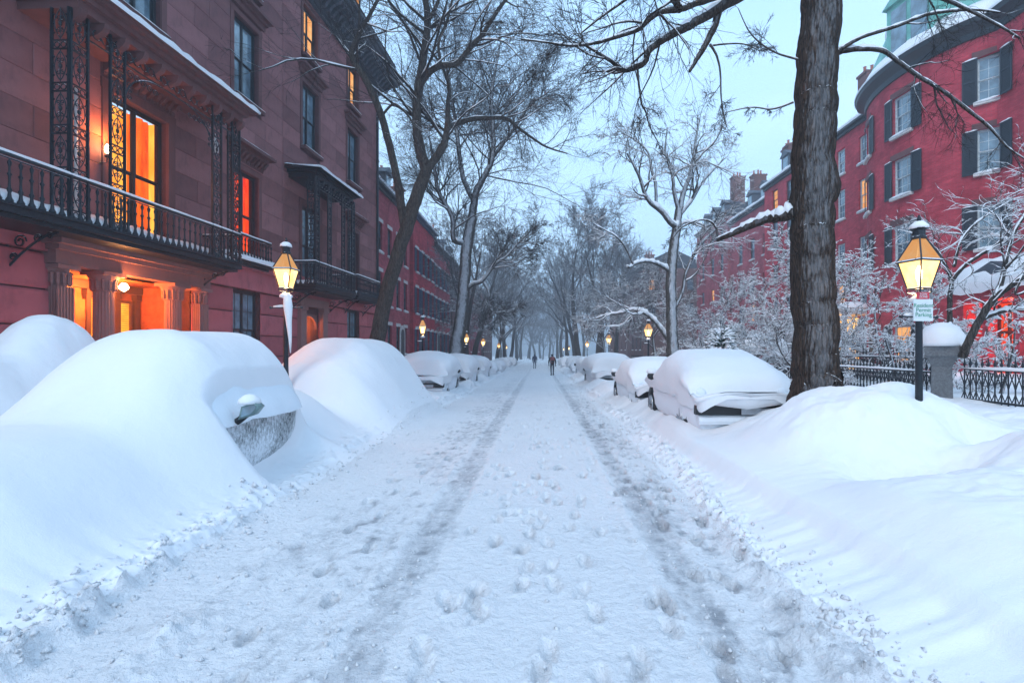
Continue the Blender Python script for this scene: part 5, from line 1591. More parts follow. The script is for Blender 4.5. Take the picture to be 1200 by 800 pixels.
# ornate iron stair rail at the right
rl = empty('stair_railing', (11.8, 12.6, 1.0), .1, label='curly black iron stair railing in the snow before the red entrance', cat='railing')
m = MB()
pth = [(0, -1.6+.2*k, 1.0-.02*k*k if k > 4 else .9+.02*k) for k in range(12)]
m.tube(pth, .03, 6)
for k in range(8): ring(m, (0, -1.4+.3*k, .55), .13, .014, 12)
for k in range(10): m.tube([(0, -1.6+.24*k, 0), (0, -1.6+.24*k, .92)], .012, 4)
m.build('handrail', M['iron'], rl)
s = MB(); s.tube([(p[0], p[1], p[2]+.04) for p in pth], .032, 6); s.build('snow', M['snow'], rl, True)
# ------------------------------------------------------------------ trees
def tubes(P, R, sides):
    """P (N,n,3) R (N,n) -> verts, quads"""
    N, n, _ = P.shape
    if N == 0: return np.zeros((0, 3)), np.zeros((0, 4), int)
    T = np.gradient(P, axis=1); T /= (np.linalg.norm(T, axis=2, keepdims=True)+1e-9)
    mean = P[:, -1]-P[:, 0]; mean /= (np.linalg.norm(mean, axis=1, keepdims=True)+1e-9)
    ref = np.where(np.abs(mean[:, 2:3]) < .8, np.array([[0, 0, 1.]]), np.array([[1., 0, 0]]))[:, None, :]
    U = np.cross(T, np.broadcast_to(ref, T.shape)); U /= (np.linalg.norm(U, axis=2, keepdims=True)+1e-9)
    W = np.cross(T, U)
    a = 2*np.pi*(np.arange(sides)+.5)/sides
    V = P[:, :, None, :]+R[:, :, None, None]*(np.cos(a)[None, None, :, None]*U[:, :, None, :]+np.sin(a)[None, None, :, None]*W[:, :, None, :])
    i = (np.arange(N)[:, None, None]*n+np.arange(n-1)[None, :, None])*sides+np.arange(sides)[None, None, :]
    j = (np.arange(N)[:, None, None]*n+np.arange(n-1)[None, :, None])*sides+((np.arange(sides)+1) % sides)[None, None, :]
    Fq = np.stack([i, j, j+sides, i+sides], -1).reshape(-1, 4)
    return V.reshape(-1, 3), Fq

def grow(S, D, Ln, R, n, wig, up, rng, taper=.25):
    N = len(S); P = np.zeros((N, n, 3)); P[:, 0] = S
    d = D/np.linalg.norm(D, axis=1, keepdims=True)
    k = rng.normal(0, 1, (N, 3))*wig
    for i in range(1, n):
        k = k*.35+rng.normal(0, 1, (N, 3))*wig
        d = d+k+np.array([0, 0, up])
        d /= np.linalg.norm(d, axis=1, keepdims=True)
        P[:, i] = P[:, i-1]+d*(Ln/(n-1))[:, None]
    t = np.linspace(0, 1, n)[None, :]
    return P, R[:, None]*(1-(1-taper)*t)

def sprout(P, R, cnt, tmin, ang, lr, rr, rng, Lsrc, flat=.0, end=True):
    """side shoots along each branch"""
    N, n, _ = P.shape
    t = rng.uniform(tmin, 1, (N, cnt))
    if end: t[:, 0] = 1.0
    f = t*(n-1); i = np.minimum(f.astype(int), n-2); u = (f-i)[..., None]
    ar = np.arange(N)[:, None]
    S = P[ar, i]*(1-u)+P[ar, i+1]*u
    T = P[ar, i+1]-P[ar, i]; T /= (np.linalg.norm(T, axis=2, keepdims=True)+1e-9)
    q = rng.normal(0, 1, T.shape); q[..., 2] *= (1-flat)
    q -= T*(q*T).sum(-1, keepdims=True); q /= (np.linalg.norm(q, axis=2, keepdims=True)+1e-9)
    a = rng.uniform(ang[0], ang[1], (N, cnt, 1))
    if end: a[:, 0] *= .4
    D = T*np.cos(a)+q*np.sin(a)
    r0 = R[ar, i]*(1-u[..., 0])+R[ar, i+1]*u[..., 0]
    L = (Lsrc[:, None]*rng.uniform(lr[0], lr[1], (N, cnt))*(1.15-.55*t))
    return S.reshape(-1, 3), D.reshape(-1, 3), L.ravel(), (r0*rng.uniform(rr[0], rr[1], (N, cnt))).ravel()

def snow_on(P, R, sides, rng, fac=.9, lift=.7, minh=.25):
    """ridge of snow riding on the upper side of each limb"""
    T = np.gradient(P, axis=1); T /= (np.linalg.norm(T, axis=2, keepdims=True)+1e-9)
    h = np.sqrt(np.clip(1-T[..., 2]**2, 0, 1))
    up = np.array([0, 0, 1.])-T*T[..., 2:3]; up /= (np.linalg.norm(up, axis=2, keepdims=True)+1e-9)
    k = np.clip((h-minh)/(1-minh), 0, 1)*np.clip(rng.normal(1, .28, h.shape), .15, 1.6)
    r = R*fac*k; r[:, 0] *= .5; r[:, -1] *= .4
    return tubes(P+up*(R*lift)[..., None], r, sides)

def densify(pts, rads, m=5, jit=.0, rng=None):
    A = np.array(pts, float); r = np.array(rads, float)
    out = []; ro = []
    for k in range(len(A)-1):
        p0 = A[max(k-1, 0)]; p1 = A[k]; p2 = A[k+1]; p3 = A[min(k+2, len(A)-1)]
        for t in range(m):
            f = t/m
            out.append(.5*((2*p1)+(-p0+p2)*f+(2*p0-5*p1+4*p2-p3)*f*f+(-p0+3*p1-3*p2+p3)*f**3)); ro.append(r[k]*(1-f)+r[k+1]*f)
    out.append(A[-1]); ro.append(r[-1])
    out = np.array(out); ro = np.array(ro)
    if jit and rng is not None: out[1:-1] += rng.normal(0, 1, out[1:-1].shape)*ro[1:-1, None]*jit
    return out[None], ro[None]

def join(parts):
    V = []; Fq = []; o = 0
    for v, f in parts:
        if len(v) == 0: continue
        V.append(v); Fq.append(f+o); o += len(v)
    return np.concatenate(V), np.concatenate(Fq)

def foliage(limbs, rng, cfg):
    """limbs: list of (P,R,Lsrc) explicit; returns lists of tube batches by level"""
    mids, twigs, snows = [], [], []
    cur = limbs
    for li, (cnt, tmin, ang, lr, rr, n, wig, up, sides) in enumerate(cfg['levels']):
        nxt = []
        for (P, R, Ls) in cur:
            c = cnt if li else max(1, int(cnt*cfg.get('first', 1)*min(2.5, max(.4, float(np.mean(Ls))/3))))
            S, D, L, r = sprout(P, R, c, tmin, ang, lr, rr, rng, Ls, cfg.get('flat', 0))
            r = np.clip(r, cfg['rmin'], cfg.get('rmax', .09))
            P2, R2 = grow(S, D, L, r, n, wig, up, rng, .3)
            nxt.append((P2, R2, L))
            (mids if li < cfg['nmid'] else twigs).append(tubes(P2, R2, sides))
            if li < cfg['nsnow']: snows.append(snow_on(P2, R2, 5 if li < 1 else 4, rng, cfg.get('sfac', .95), cfg.get('slift', .75)))
        cur = nxt
    return mids, twigs, snows

def tree(name, label, group, limbs, cfg, seed, bark, twig, base=None):
    """limbs: list of (points, radii, spawn?) - the first is the trunk"""
    rng = np.random.default_rng(seed)
    b = limbs[0][0][0] if base is None else base
    root = empty(name, tuple(b), label=label, cat='tree', group=group)
    off = np.array(b, float)
    L = []; sn = []
    for k, (pts, rad, spawn) in enumerate(limbs):
        P, R = densify(pts, rad, 6, .05, rng)
        if bark == 'bark_big' and k == 0:      # furrowed bark modelled on the big stem
            Pd, Rd = densify(P[0], R[0], 5); sdn = 110
            v, f = tubes(Pd, Rd, sdn); nr = Pd.shape[1]
            v = v.reshape(nr, sdn, 3); ang = np.linspace(0, 2*np.pi, sdn, endpoint=False)[None, :]; hh = Pd[0, :, 2][:, None]
            wob = ang+.10*pn(hh*1.5, ang*0+3)+.05*fbm(hh*4, np.cos(ang)*3, 2)
            ax = np.cos(wob)*5.2; ay = np.sin(wob)*5.2
            rid = 1-np.abs(fbm(ax*1.5+hh*.5, ay*1.5+hh*.9, 3, .6))*2.2
            cr = np.clip(pn(ax*1.2+9, hh*5+ay)*1.5, 0, 1)
            knob = .10*np.exp(-(((ang-4.2)/.5)**2+((hh-4.35)/.22)**2))
            dr = .011*rid-.008*cr+.012*fbm(ax*3, ay*3+hh*6, 2)+knob*.8
            out = v-Pd[0][:, None, :]; out /= np.linalg.norm(out, axis=2, keepdims=True)
            v = (v+out*dr[..., None]).reshape(-1, 3)
        else: v, f = tubes(P, R, 18 if max(rad) > .2 else 10)
        me = np_mesh('trunk' if k == 0 else 'limb', v-off, f, M[bark])
        link('trunk' if k == 0 else 'limb', me, root)
        if not (k == 0 and cfg.get('baretrunk')): sn.append(snow_on(P, R, 8, rng, cfg.get('lfac', .85), cfg.get('llift', .55)))
        if spawn:
            length = float(np.linalg.norm(np.diff(P[0], axis=0), axis=1).sum())
            i0 = int(P.shape[1]*spawn) if spawn < 1 else 0
            L.append((P[:, i0:], np.minimum(R[:, i0:], cfg.get('rcap', .09)), np.array([length*(1-(spawn if spawn < 1 else 0))*cfg.get('lmul', 1)])))
    mids, tw, snows = foliage(L, rng, cfg)
    v, f = join(mids); link('branches', np_mesh('branches', v-off, f, M[twig]), root, kind='stuff')
    v, f = join(tw); link('crown', np_mesh('crown', v-off, f, M[twig]), root, kind='stuff')
    v, f = join(sn+snows); link('snow', np_mesh('snow', v-off, f, M['snow']), root, kind='stuff')
    return root

W = lambda pts, Y0, Y1=None: [pp(a, b, Y0+((Y1 if Y1 is not None else Y0)-Y0)*k/max(1, len(pts)-1)) for k, (a, b) in enumerate(pts)]
ELM = dict(levels=[(10, .12, (.5, 1.1), (.35, .62), (.32, .55), 8, .13, .02, 5), (8, .12, (.4, .95), (.4, .7), (.4, .6), 6, .11, 0.01, 4), (7, .1, (.35, .9), (.45, .85), (.4, .65), 5, .10, -.01, 3), (3, .1, (.3, .8), (.45, .9), (.6, .9), 4, .09, -.03, 3)],
           nmid=2, nsnow=2, rmin=.005, rmax=.06, rcap=.1)
def cfg(**k):
    d = dict(ELM); d.update(k); return d

# first leaning tree, left
tree('street_tree', 'tall dark tree leaning right before the brick row, snow at its foot', 'street trees on the left', [
    (W([(437, 425), (441, 402), (452, 350), (466, 300), (478, 262), (490, 225), (500, 198), (497, 190)], 16.5), [.34, .25, .225, .215, .21, .20, .18, .15], 0),
    (W([(474, 266), (468, 228), (464, 203), (447, 137), (428, 93), (412, 66), (421, 40), (431, 22), (450, -14)], 16.5, 14.5), [.15, .13, .12, .11, .10, .085, .06, .055, .04], .45),
    (W([(499, 198), (492, 172), (488, 140), (491, 100), (497, 62), (501, 25), (497, -10), (490, -60)], 16.5, 16.2), [.18, .16, .15, .14, .12, .11, .09, .05], .15),
    (W([(501, 198), (507, 190), (520, 170), (524, 150), (525, 122), (526, 100), (516, 75), (500, 55)], 16.5, 17.2), [.15, .13, .12, .10, .075, .06, .045, .03], .2),
    (W([(524, 150), (540, 143), (560, 139), (592, 139), (605, 148), (617, 157), (640, 172), (665, 180)], 17, 18), [.085, .085, .08, .07, .05, .045, .035, .02], .3),
    (W([(491, 103), (502, 86), (518, 77), (535, 75), (552, 55), (566, 40), (585, 10), (610, -20)], 16.4, 15.2), [.11, .10, .09, .085, .075, .065, .055, .04], .2),
    (W([(517, 78), (514, 50), (524, 25), (532, -10)], 16, 15.6), [.05, .045, .04, .03], .1),
    (W([(501, 25), (510, 10), (522, -20)], 16.2), [.07, .06, .04], .1),
    (W([(447, 137), (462, 122), (480, 138), (485, 150)], 15.8, 15), [.04, .035, .03, .02], .1),
], cfg(levels=[(9, .12, (.5, 1.1), (.35, .62), (.32, .55), 8, .12, .02, 5), (6, .12, (.4, .95), (.4, .7), (.4, .6), 7, .10, 0.01, 4), (6, .1, (.35, .9), (.45, .85), (.4, .65), 6, .09, -.01, 3), (3, .1, (.3, .8), (.45, .9), (.6, .9), 4, .09, -.03, 3)], lfac=.62, baretrunk=True, lmul=1.2, rmin=.0042), 3, 'bark', 'twig')

tree('street_tree', 'second left tree, pale straight trunk whose forks are lined with snow', 'street trees on the left', [
    (W([(534, 425), (536, 400), (541, 370), (544, 335), (546, 300), (550, 272), (554, 255)], 31), [.5, .42, .38, .36, .34, .32, .27], 0),
    (W([(553, 258), (556, 235), (559, 222), (571, 200), (577, 184), (578, 150), (576, 110), (585, 60)], 31, 30), [.26, .22, .2, .17, .15, .13, .1, .05], .15),
    (W([(555, 235), (545, 215), (541, 200), (537, 170), (535, 150), (530, 120), (523, 80)], 31, 32), [.16, .15, .14, .13, .11, .09, .05], .2),
    (W([(547, 285), (537, 284), (531, 279), (530, 255), (520, 236), (513, 222), (509, 197), (503, 160)], 31, 29), [.17, .16, .15, .14, .13, .11, .09, .04], .25),
    (W([(578, 184), (590, 168), (603, 150), (620, 125), (640, 110)], 30.5, 29), [.11, .1, .085, .06, .04], .1),
    (W([(547, 338), (556, 332), (565, 329), (580, 310), (594, 300), (607, 285), (620, 272)], 31, 30), [.13, .13, .12, .09, .07, .05, .03], .3),
    (W([(567, 331), (573, 343), (572, 358), (580, 366), (593, 364)], 30.5, 30), [.09, .07, .06, .045, .03], .2),
    (W([(535, 150), (545, 138), (556, 120), (566, 95)], 31, 31), [.08, .07, .06, .03], .1),
], cfg(lfac=.9, lmul=1.3, rmin=.009), 5, 'bark_snowy', 'twig')

tree('street_tree', 'huge rough barked trunk at right, closest tree, with snowy overhead limbs', 'street trees on the right', [
    ([pp(957, 480, 7.8), pp(957, 462, 7.8), pp(957, 446, 7.8), pp(955, 400, 7.8), pp(953, 330, 7.8), pp(951, 240, 7.8), pp(954, 160, 7.8), pp(957, 90, 7.8), pp(962, 10, 7.8), pp(966, -60, 7.8), pp(965, -140, 7.8), pp(960, -230, 7.8)],
     [.41, .37, .325, .305, .30, .293, .288, .28, .272, .265, .25, .2], 0),
    (W([(930, 250), (912, 255), (898, 257), (875, 266), (856, 275), (840, 281)], 7.8, 8.5), [.10, .075, .072, .06, .045, .03], 0),
    (W([(842, 280), (836, 262), (820, 258), (800, 266), (788, 280)], 8.5, 8.9), [.02, .016, .013, .011, .007], .1),
    (W([(980, 62), (1000, 58), (1032, 59), (1052, 72), (1075, 89), (1104, 106), (1138, 132), (1160, 150), (1180, 172), (1200, 186)], 7.7, 6.9), [.045, .038, .032, .028, .026, .024, .022, .018, .012, .008], .3),
    (W([(985, 58), (1010, 44), (1050, 31), (1085, 18), (1115, 13), (1145, 12), (1172, 15)], 7.6, 7.2), [.03, .026, .024, .022, .02, .016, .01], .2),
    ([pp(962, -150, 7.8), pp(925, -60, 7.6), pp(875, -12, 7.4), pp(850, 5, 7.2), pp(822, 22, 7.0), pp(800, 34, 6.9), pp(775, 48, 6.8), pp(760, 60, 6.7), pp(756, 72, 6.7), pp(745, 79, 6.6), pp(730, 82, 6.6), pp(716, 72, 6.5), pp(700, 62, 6.5), pp(680, 50, 6.4)],
     [.17, .14, .10, .075, .062, .055, .046, .044, .04, .036, .03, .022, .018, .01], .4),
    ([pp(900, -30, 7.4), pp(850, -8, 7.0), pp(815, 4, 6.8), pp(797, 11, 6.7), pp(775, 14, 6.6), pp(760, 24, 6.5), pp(748, 35, 6.4), pp(725, 43, 6.3), pp(700, 50, 6.2), pp(672, 54, 6.1), pp(640, 50, 6.0), pp(610, 46, 5.9)],
     [.06, .05, .045, .04, .034, .03, .026, .022, .018, .014, .011, .007], .3),
    (W([(843, 3), (840, 22), (835, 36), (824, 57), (815, 72), (808, 84)], 7.2, 7.0), [.055, .05, .047, .04, .032, .02], 0),
    (W([(797, 12), (792, 3), (780, -15)], 6.7, 6.5), [.045, .045, .04], 0),
    (W([(747, 80), (749, 102), (752, 122), (757, 132), (762, 150), (772, 168)], 6.6, 6.8), [.016, .014, .012, .011, .009, .005], .2),
    (W([(832, 52), (840, 66), (844, 85), (845, 112), (848, 135), (852, 150)], 7.1, 7.2), [.018, .015, .013, .011, .009, .005], .2),
    (W([(832, 54), (850, 52), (872, 52), (890, 60)], 7.1, 7.6), [.014, .011, .009, .005], .1),
    (W([(930, 120), (905, 128), (880, 126), (850, 132)], 7.8, 8.2), [.016, .013, .01, .006], .1),
    (W([(935, 70), (905, 60), (880, 40), (865, 10)], 7.8, 8.0), [.016, .012, .01, .006], .1),
    (W([(1020, -60), (1060, -20), (1120, 5), (1170, 30), (1195, 45)], 7, 6.4), [.03, .026, .022, .015, .01], .2),
    (W([(800, -60), (770, -30), (740, -5), (705, 20), (680, 40)], 6.6, 6), [.03, .024, .018, .012, .008], .2),
], cfg(levels=[(16, .1, (.5, 1.2), (.22, .55), (.35, .6), 9, .11, -.02, 5), (8, .12, (.4, 1.0), (.4, .75), (.4, .65), 8, .10, -.02, 4), (7, .1, (.35, .9), (.45, .9), (.5, .7), 6, .09, -.02, 3)],
     nmid=1, nsnow=1, rmin=.0028, rmax=.02, rcap=.03, lfac=.95, llift=.8, baretrunk=True, lmul=.8), 8, 'bark_big', 'twig')

tree('street_tree', 'tree on the right plastered white with snow, left of the closest trunk', 'street trees on the right', [
    (W([(789, 425), (788, 405), (787, 370), (786, 330), (789, 295), (793, 265), (795, 245)], 19), [.30, .22, .20, .19, .18, .16, .12], 0),
    (W([(793, 265), (787, 262), (775, 247), (764, 239), (756, 228), (751, 212), (745, 198), (735, 180)], 19, 18), [.12, .11, .10, .085, .07, .06, .05, .03], .15),
    (W([(769, 243), (768, 215), (764, 200), (759, 178), (745, 165), (728, 155)], 18.7, 19.5), [.06, .055, .05, .04, .03, .02], .15),
    (W([(794, 262), (797, 245), (801, 225), (808, 207), (812, 190), (816, 160), (820, 140)], 19, 19.5), [.12, .11, .09, .075, .06, .04, .02], .15),
    (W([(794, 255), (810, 235), (822, 215), (835, 200), (850, 185)], 19, 20), [.08, .07, .055, .04, .02], .1),
    (W([(786, 318), (775, 311), (760, 306), (746, 308), (738, 313), (735, 312)], 19, 18), [.08, .075, .065, .06, .045, .04], 0),
    (W([(742, 309), (733, 290), (722, 277), (708, 269), (694, 261)], 18, 17), [.04, .033, .028, .02, .012], .1),
    (W([(790, 362), (800, 340), (803, 322), (812, 300), (822, 285), (840, 268), (850, 255)], 19, 18.5), [.08, .07, .06, .055, .045, .03, .015], .15),
    (W([(789, 285), (800, 262), (820, 262), (834, 275), (842, 285)], 19, 19), [.05, .045, .04, .03, .015], .1),
    (W([(787, 402), (777, 388), (764, 372), (752, 365), (740, 363), (724, 367), (710, 369), (698, 373)], 19, 20), [.11, .10, .09, .08, .065, .05, .04, .02], .15),
    (W([(795, 246), (790, 225), (788, 205), (780, 180), (782, 150)], 19, 18.6), [.09, .07, .055, .035, .02], .1),
], cfg(levels=[(11, .12, (.5, 1.1), (.3, .65), (.4, .65), 8, .2, .01, 5), (8, .12, (.4, 1.1), (.35, .7), (.45, .65), 6, .2, 0.0, 4), (6, .1, (.4, 1.1), (.4, .8), (.45, .7), 5, .2, -.02, 3)],
     nmid=2, nsnow=3, rmin=.007, rmax=.045, rcap=.07, lfac=1.1, llift=.65, sfac=1.2), 12, 'bark_snowy', 'twig_snowy')

def auto_tree(name, label, group, loc, h, seed, spread=.5, lv=None, r0=.3, snowy=False, rmin=.016, forks=9, cat='tree', low=.3, sfac=1.0, up=.02):
    rng = np.random.default_rng(seed)
    root = empty(name, loc, label=label, cat=cat, group=group)
    tp, tr = grow(np.array([[0, 0, -.3]]), np.array([[rng.normal(0, .06), rng.normal(0, .06), 1]]), np.array([h*.75]), np.array([r0]), 14, .05, .03, rng, .18)
    S, D, L, R = sprout(tp, tr, forks, low, (.3*spread/.5, .85*spread/.5), (.55, .85), (.4, .7), rng, np.array([h*.75]))
    P1, R1 = grow(S, D, L, R, 10, .12, up*1.6, rng, .2)
    lv = lv or [(10, 7, 4), (9, 6, 3), (7, 4, 3)]
    mids = [tubes(P1, R1, 6)]; tw = []; sn = [snow_on(P1, R1, 5, rng, .9 if snowy else .55, .7)]
    link('trunk', np_mesh('trunk', *tubes(tp, tr, 10), M['bark_snowy' if snowy else 'bark']), root)
    P, R, Ls = P1, R1, L
    for k, (c, n, sd) in enumerate(lv):
        S, D, L2, R2 = sprout(P, R, c, .15, (.35, 1.0), (.32, .6), (.35, .6), rng, Ls)
        R2 = np.maximum(R2, rmin); P, R = grow(S, D, L2, R2, n, .16 if snowy else .10, up if k < 1 else (-.01 if snowy else .01), rng, .4); Ls = L2
        (mids if k == 0 else tw).append(tubes(P, R, sd))
        if snowy or k == 0: sn.append(snow_on(P, R, 4, rng, sfac if snowy else .7, .7))
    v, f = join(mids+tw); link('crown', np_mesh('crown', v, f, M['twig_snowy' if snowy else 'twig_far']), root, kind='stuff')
    v, f = join(sn); link('snow', np_mesh('snow', v, f, M['snow']), root, kind='stuff')
    return root
gl, gr = 'bare trees far down the left side', 'bare trees far down the right side'
# master background trees, then copies
mt = [auto_tree('street_tree', 'bushy bare tree behind the fifth left car', gl, (-6.2, 44, -.3), 15, 21, .55, r0=.32),
      auto_tree('street_tree', 'tall fan shaped elm at right of the vanishing point, crown wide and feathery', gr, (5.4, 66, -.5), 21, 22, .36, [(11, 7, 4), (10, 6, 3), (7, 4, 3)], .42, low=.22),
      auto_tree('young_tree', 'thin snowy young tree behind the domed car on the right', gr, (6.2, 47, -.3), 9, 23, .7, r0=.16, snowy=True, low=.25),
      auto_tree('street_tree', 'dense bare tree rising behind the rose row houses', gl, (-7.5, 58, -.4), 17, 24, .5, r0=.36)]
cps = [(3, -6.0, 72, .9, gl, 'second bare tree beyond the fifth left car'), (0, -5.8, 88, 1.25, gl, 'third bare tree down the left haze'), (1, -6.0, 104, .95, gl, 'fan shaped tree in the left haze'), (3, -5.6, 125, 1.2, gl, 'faint tree near the left end of the street'), (0, -5.4, 150, 1.4, gl, 'palest tree at the left end of the street'),
       (3, 6.4, 56, .92, gr, 'rounded bare tree left of the plastered one'), (0, 7.6, 62, 1.25, gr, 'broad bare tree before the brown corner block'), (3, 5.6, 80, 1.1, gr, 'bare tree just beyond the feathery elm'), (1, 5.4, 96, .95, gr, 'second fan shaped tree in the right haze'), (0, 5.2, 118, 1.4, gr, 'faint tree near the right end of the street'), (3, 5.2, 145, 1.35, gr, 'palest tree at the right end of the street'),
       (3, -1.5, 185, 1.25, 'hazy trees closing the street', 'left one of the hazy trees closing the street'), (1, 3.5, 180, .95, 'hazy trees closing the street', 'right one of the hazy trees closing the street'), (3, -4.5, 205, 1.3, 'hazy trees closing the street', 'leftmost of the palest trees closing the street'), (0, 0.5, 215, 1.6, 'hazy trees closing the street', 'middle one of the palest trees closing the street'), (1, 7, 210, 1.0, 'hazy trees closing the street', 'rightmost of the palest trees closing the street'), (0, -7, 172, .75, 'hazy trees closing the street', 'low hazy tree left of the closing group'), (3, 1.2, 168, .62, 'hazy trees closing the street', 'low hazy tree at the very centre of the closing group'), (0, 4.8, 176, .7, 'hazy trees closing the street', 'low hazy tree right of the closing group'), (3, -3.2, 176, .7, 'hazy trees closing the street', 'low hazy tree just left of centre in the closing group'), (0, 13, 150, 1.5, 'hazy trees closing the street', 'hazy tree behind the farthest right house'), (3, -12, 160, 1.4, 'hazy trees closing the street', 'hazy tree behind the farthest left house'),
       (0, 10.5, 70, 1.15, gr, 'bare tree in the garden before the rose house with dormers'), (2, 8.3, 36, .9, gr, 'small snowy tree in the garden behind the long iron fence'), (2, -7.2, 50, 1.0, gl, 'small snowy tree by the third row house')]
for i, (k, x, y, sc, g, lb) in enumerate(cps):
    c = copy_tree(mt[k]); c.location = (x, y, float(slope(y))+.2); c.scale = (sc,)*3; c.rotation_euler = (0, 0, i*1.37+.4); c['label'] = lb; c['group'] = g

# garden shrubs loaded with snow
sh = 'snow laden shrubs in the garden'
lvS = [(9, 6, 4), (8, 5, 3), (5, 4, 3)]
A = auto_tree('shrub', 'tangled snowy shrub directly left of the big trunk', sh, (7.7, 14.5, .9), 3.6, 31, 1.0, lvS, .06, True, .008, 10, 'shrub', .08, 1.8)
B = auto_tree('shrub', 'low arching snowy shrub between the big trunk and the right lamp', sh, (8.4, 11.8, 1.0), 2.4, 32, 1.25, lvS, .05, True, .008, 10, 'shrub', .05, 1.9)
for i, (src, x, y, z, sc, rz, lb) in enumerate(((A, 8.6, 18.5, .8, 1.35, 1, 'tall snowy shrub before the red house left of the big trunk'), (A, 7.2, 20.5, .7, 1.2, 2.2, 'snowy shrub right of the plastered tree'), (B, 6.6, 17, .7, 1.1, .7, 'low snowy shrub above the nearest right car roof'),
        (A, 10.5, 15.5, .9, 1.25, 3.1, 'deep snowy shrub below the pale sash windows'), (B, 9.8, 13.4, 1.0, 1.35, 4, 'round snowy shrub beside the yellow lit porch'), (A, 11.5, 21, .9, 1.7, 5, 'large snowy shrub against the red house with dark windows'), (A, 10.5, 26, .7, 1.6, 2.7, 'far snowy shrub beyond the plastered tree'), (A, 8.2, 26, .4, 1.3, 4.4, 'snowy shrub by the long iron fence'),
        (B, 8.9, 9.9, 1.1, .85, 2.5, 'low snowy shrub right behind the granite pier'), (A, 13, 31, .5, 1.8, 0.3, 'faint snowy shrub before the house with snowy roof'))):
    c = copy_tree(src); c.location = (x, y, z); c.scale = (sc,)*3; c.rotation_euler = (0, 0, rz); c['label'] = lb
tree('magnolia_tree', 'wide snowy magnolia spreading before the red entrance at right', None, [
    (W([(1128, 418), (1135, 400), (1150, 372), (1165, 350), (1180, 338), (1200, 325), (1225, 315)], 8.6, 8.0), [.07, .06, .055, .05, .045, .04, .03], .3),
    (W([(1150, 374), (1170, 366), (1190, 362), (1215, 365)], 8.6, 8.3), [.04, .035, .03, .02], .15),
    (W([(1160, 356), (1172, 335), (1180, 300), (1190, 270), (1205, 245), (1212, 225)], 8.6, 9.2), [.045, .04, .032, .028, .02, .012], .15),
    (W([(1113, 385), (1113, 350), (1115, 328), (1105, 305), (1095, 290), (1080, 275)], 9.3, 9.8), [.045, .04, .035, .025, .018, .01], .15),
    (W([(1115, 330), (1130, 312), (1150, 298), (1170, 285), (1185, 265)], 9.3, 9.0), [.035, .03, .026, .02, .01], .1),
    (W([(1130, 410), (1113, 380)], 8.7, 9.3), [.055, .045], 0),
    (W([(1118, 312), (1125, 285), (1140, 265), (1160, 250), (1185, 235)], 9.4, 9.8), [.03, .025, .02, .015, .008], .1),
    (W([(1200, 320), (1190, 345), (1215, 335)], 8.1, 8), [.02, .015, .01], .1),
], cfg(levels=[(9, .1, (.5, 1.1), (.3, .6), (.4, .65), 7, .18, .02, 5), (6, .1, (.4, 1.1), (.35, .7), (.45, .65), 6, .18, 0.01, 4), (5, .1, (.4, 1.1), (.4, .8), (.45, .7), 5, .18, 0, 3)],
     nmid=2, nsnow=3, rmin=.004, rmax=.02, rcap=.03, lfac=1.15, llift=.75, sfac=1.8, first=1.5, lmul=1.3), 41, 'bark', 'twig')

def heap(name, label, loc, r, h, seed, mat='snow', group=None, cat='shrub'):
    """evergreen bush hung with snow: many drooping boughs"""
    root = empty(name, loc, label=label, cat=cat, group=group)
    rng = np.random.default_rng(seed)
    N = 420
    z = rng.random(N)**.8; a = rng.uniform(0, 2*pi, N); rad = r*(1-z)**.6*.8
    S = np.stack([rad*np.cos(a)*.7, rad*np.sin(a)*.7, z*h], -1); D = np.stack([np.cos(a), np.sin(a), .5+z], -1)
    P, R = grow(S, D, np.full(N, r*.45), np.full(N, .03), 5, .1, -.28, rng, .3)
    link('foliage', np_mesh('foliage', *tubes(P, R*1.2, 4), M['evergreen']), root, kind='stuff')
    link('snow', np_mesh('snow', *snow_on(P, R, 5, rng, 1.9, 1.0, .0), M['snow']), root, kind='stuff')
    MB().tube([(0, 0, 0), (0, 0, h*.8)], [.06, .02], 6).build('stem', M['bark'], root)
    return root
heap('conifer_bush', 'conical evergreen bush bowed with snow above the roof of the nearest right car', (5.6, 15.8, .9), .8, 1.5, 5)
heap('evergreen_bush', 'dark evergreen shrub hung with snow behind the nearest right car', (8.2, 22, .8), 1.3, 1.9, 6)

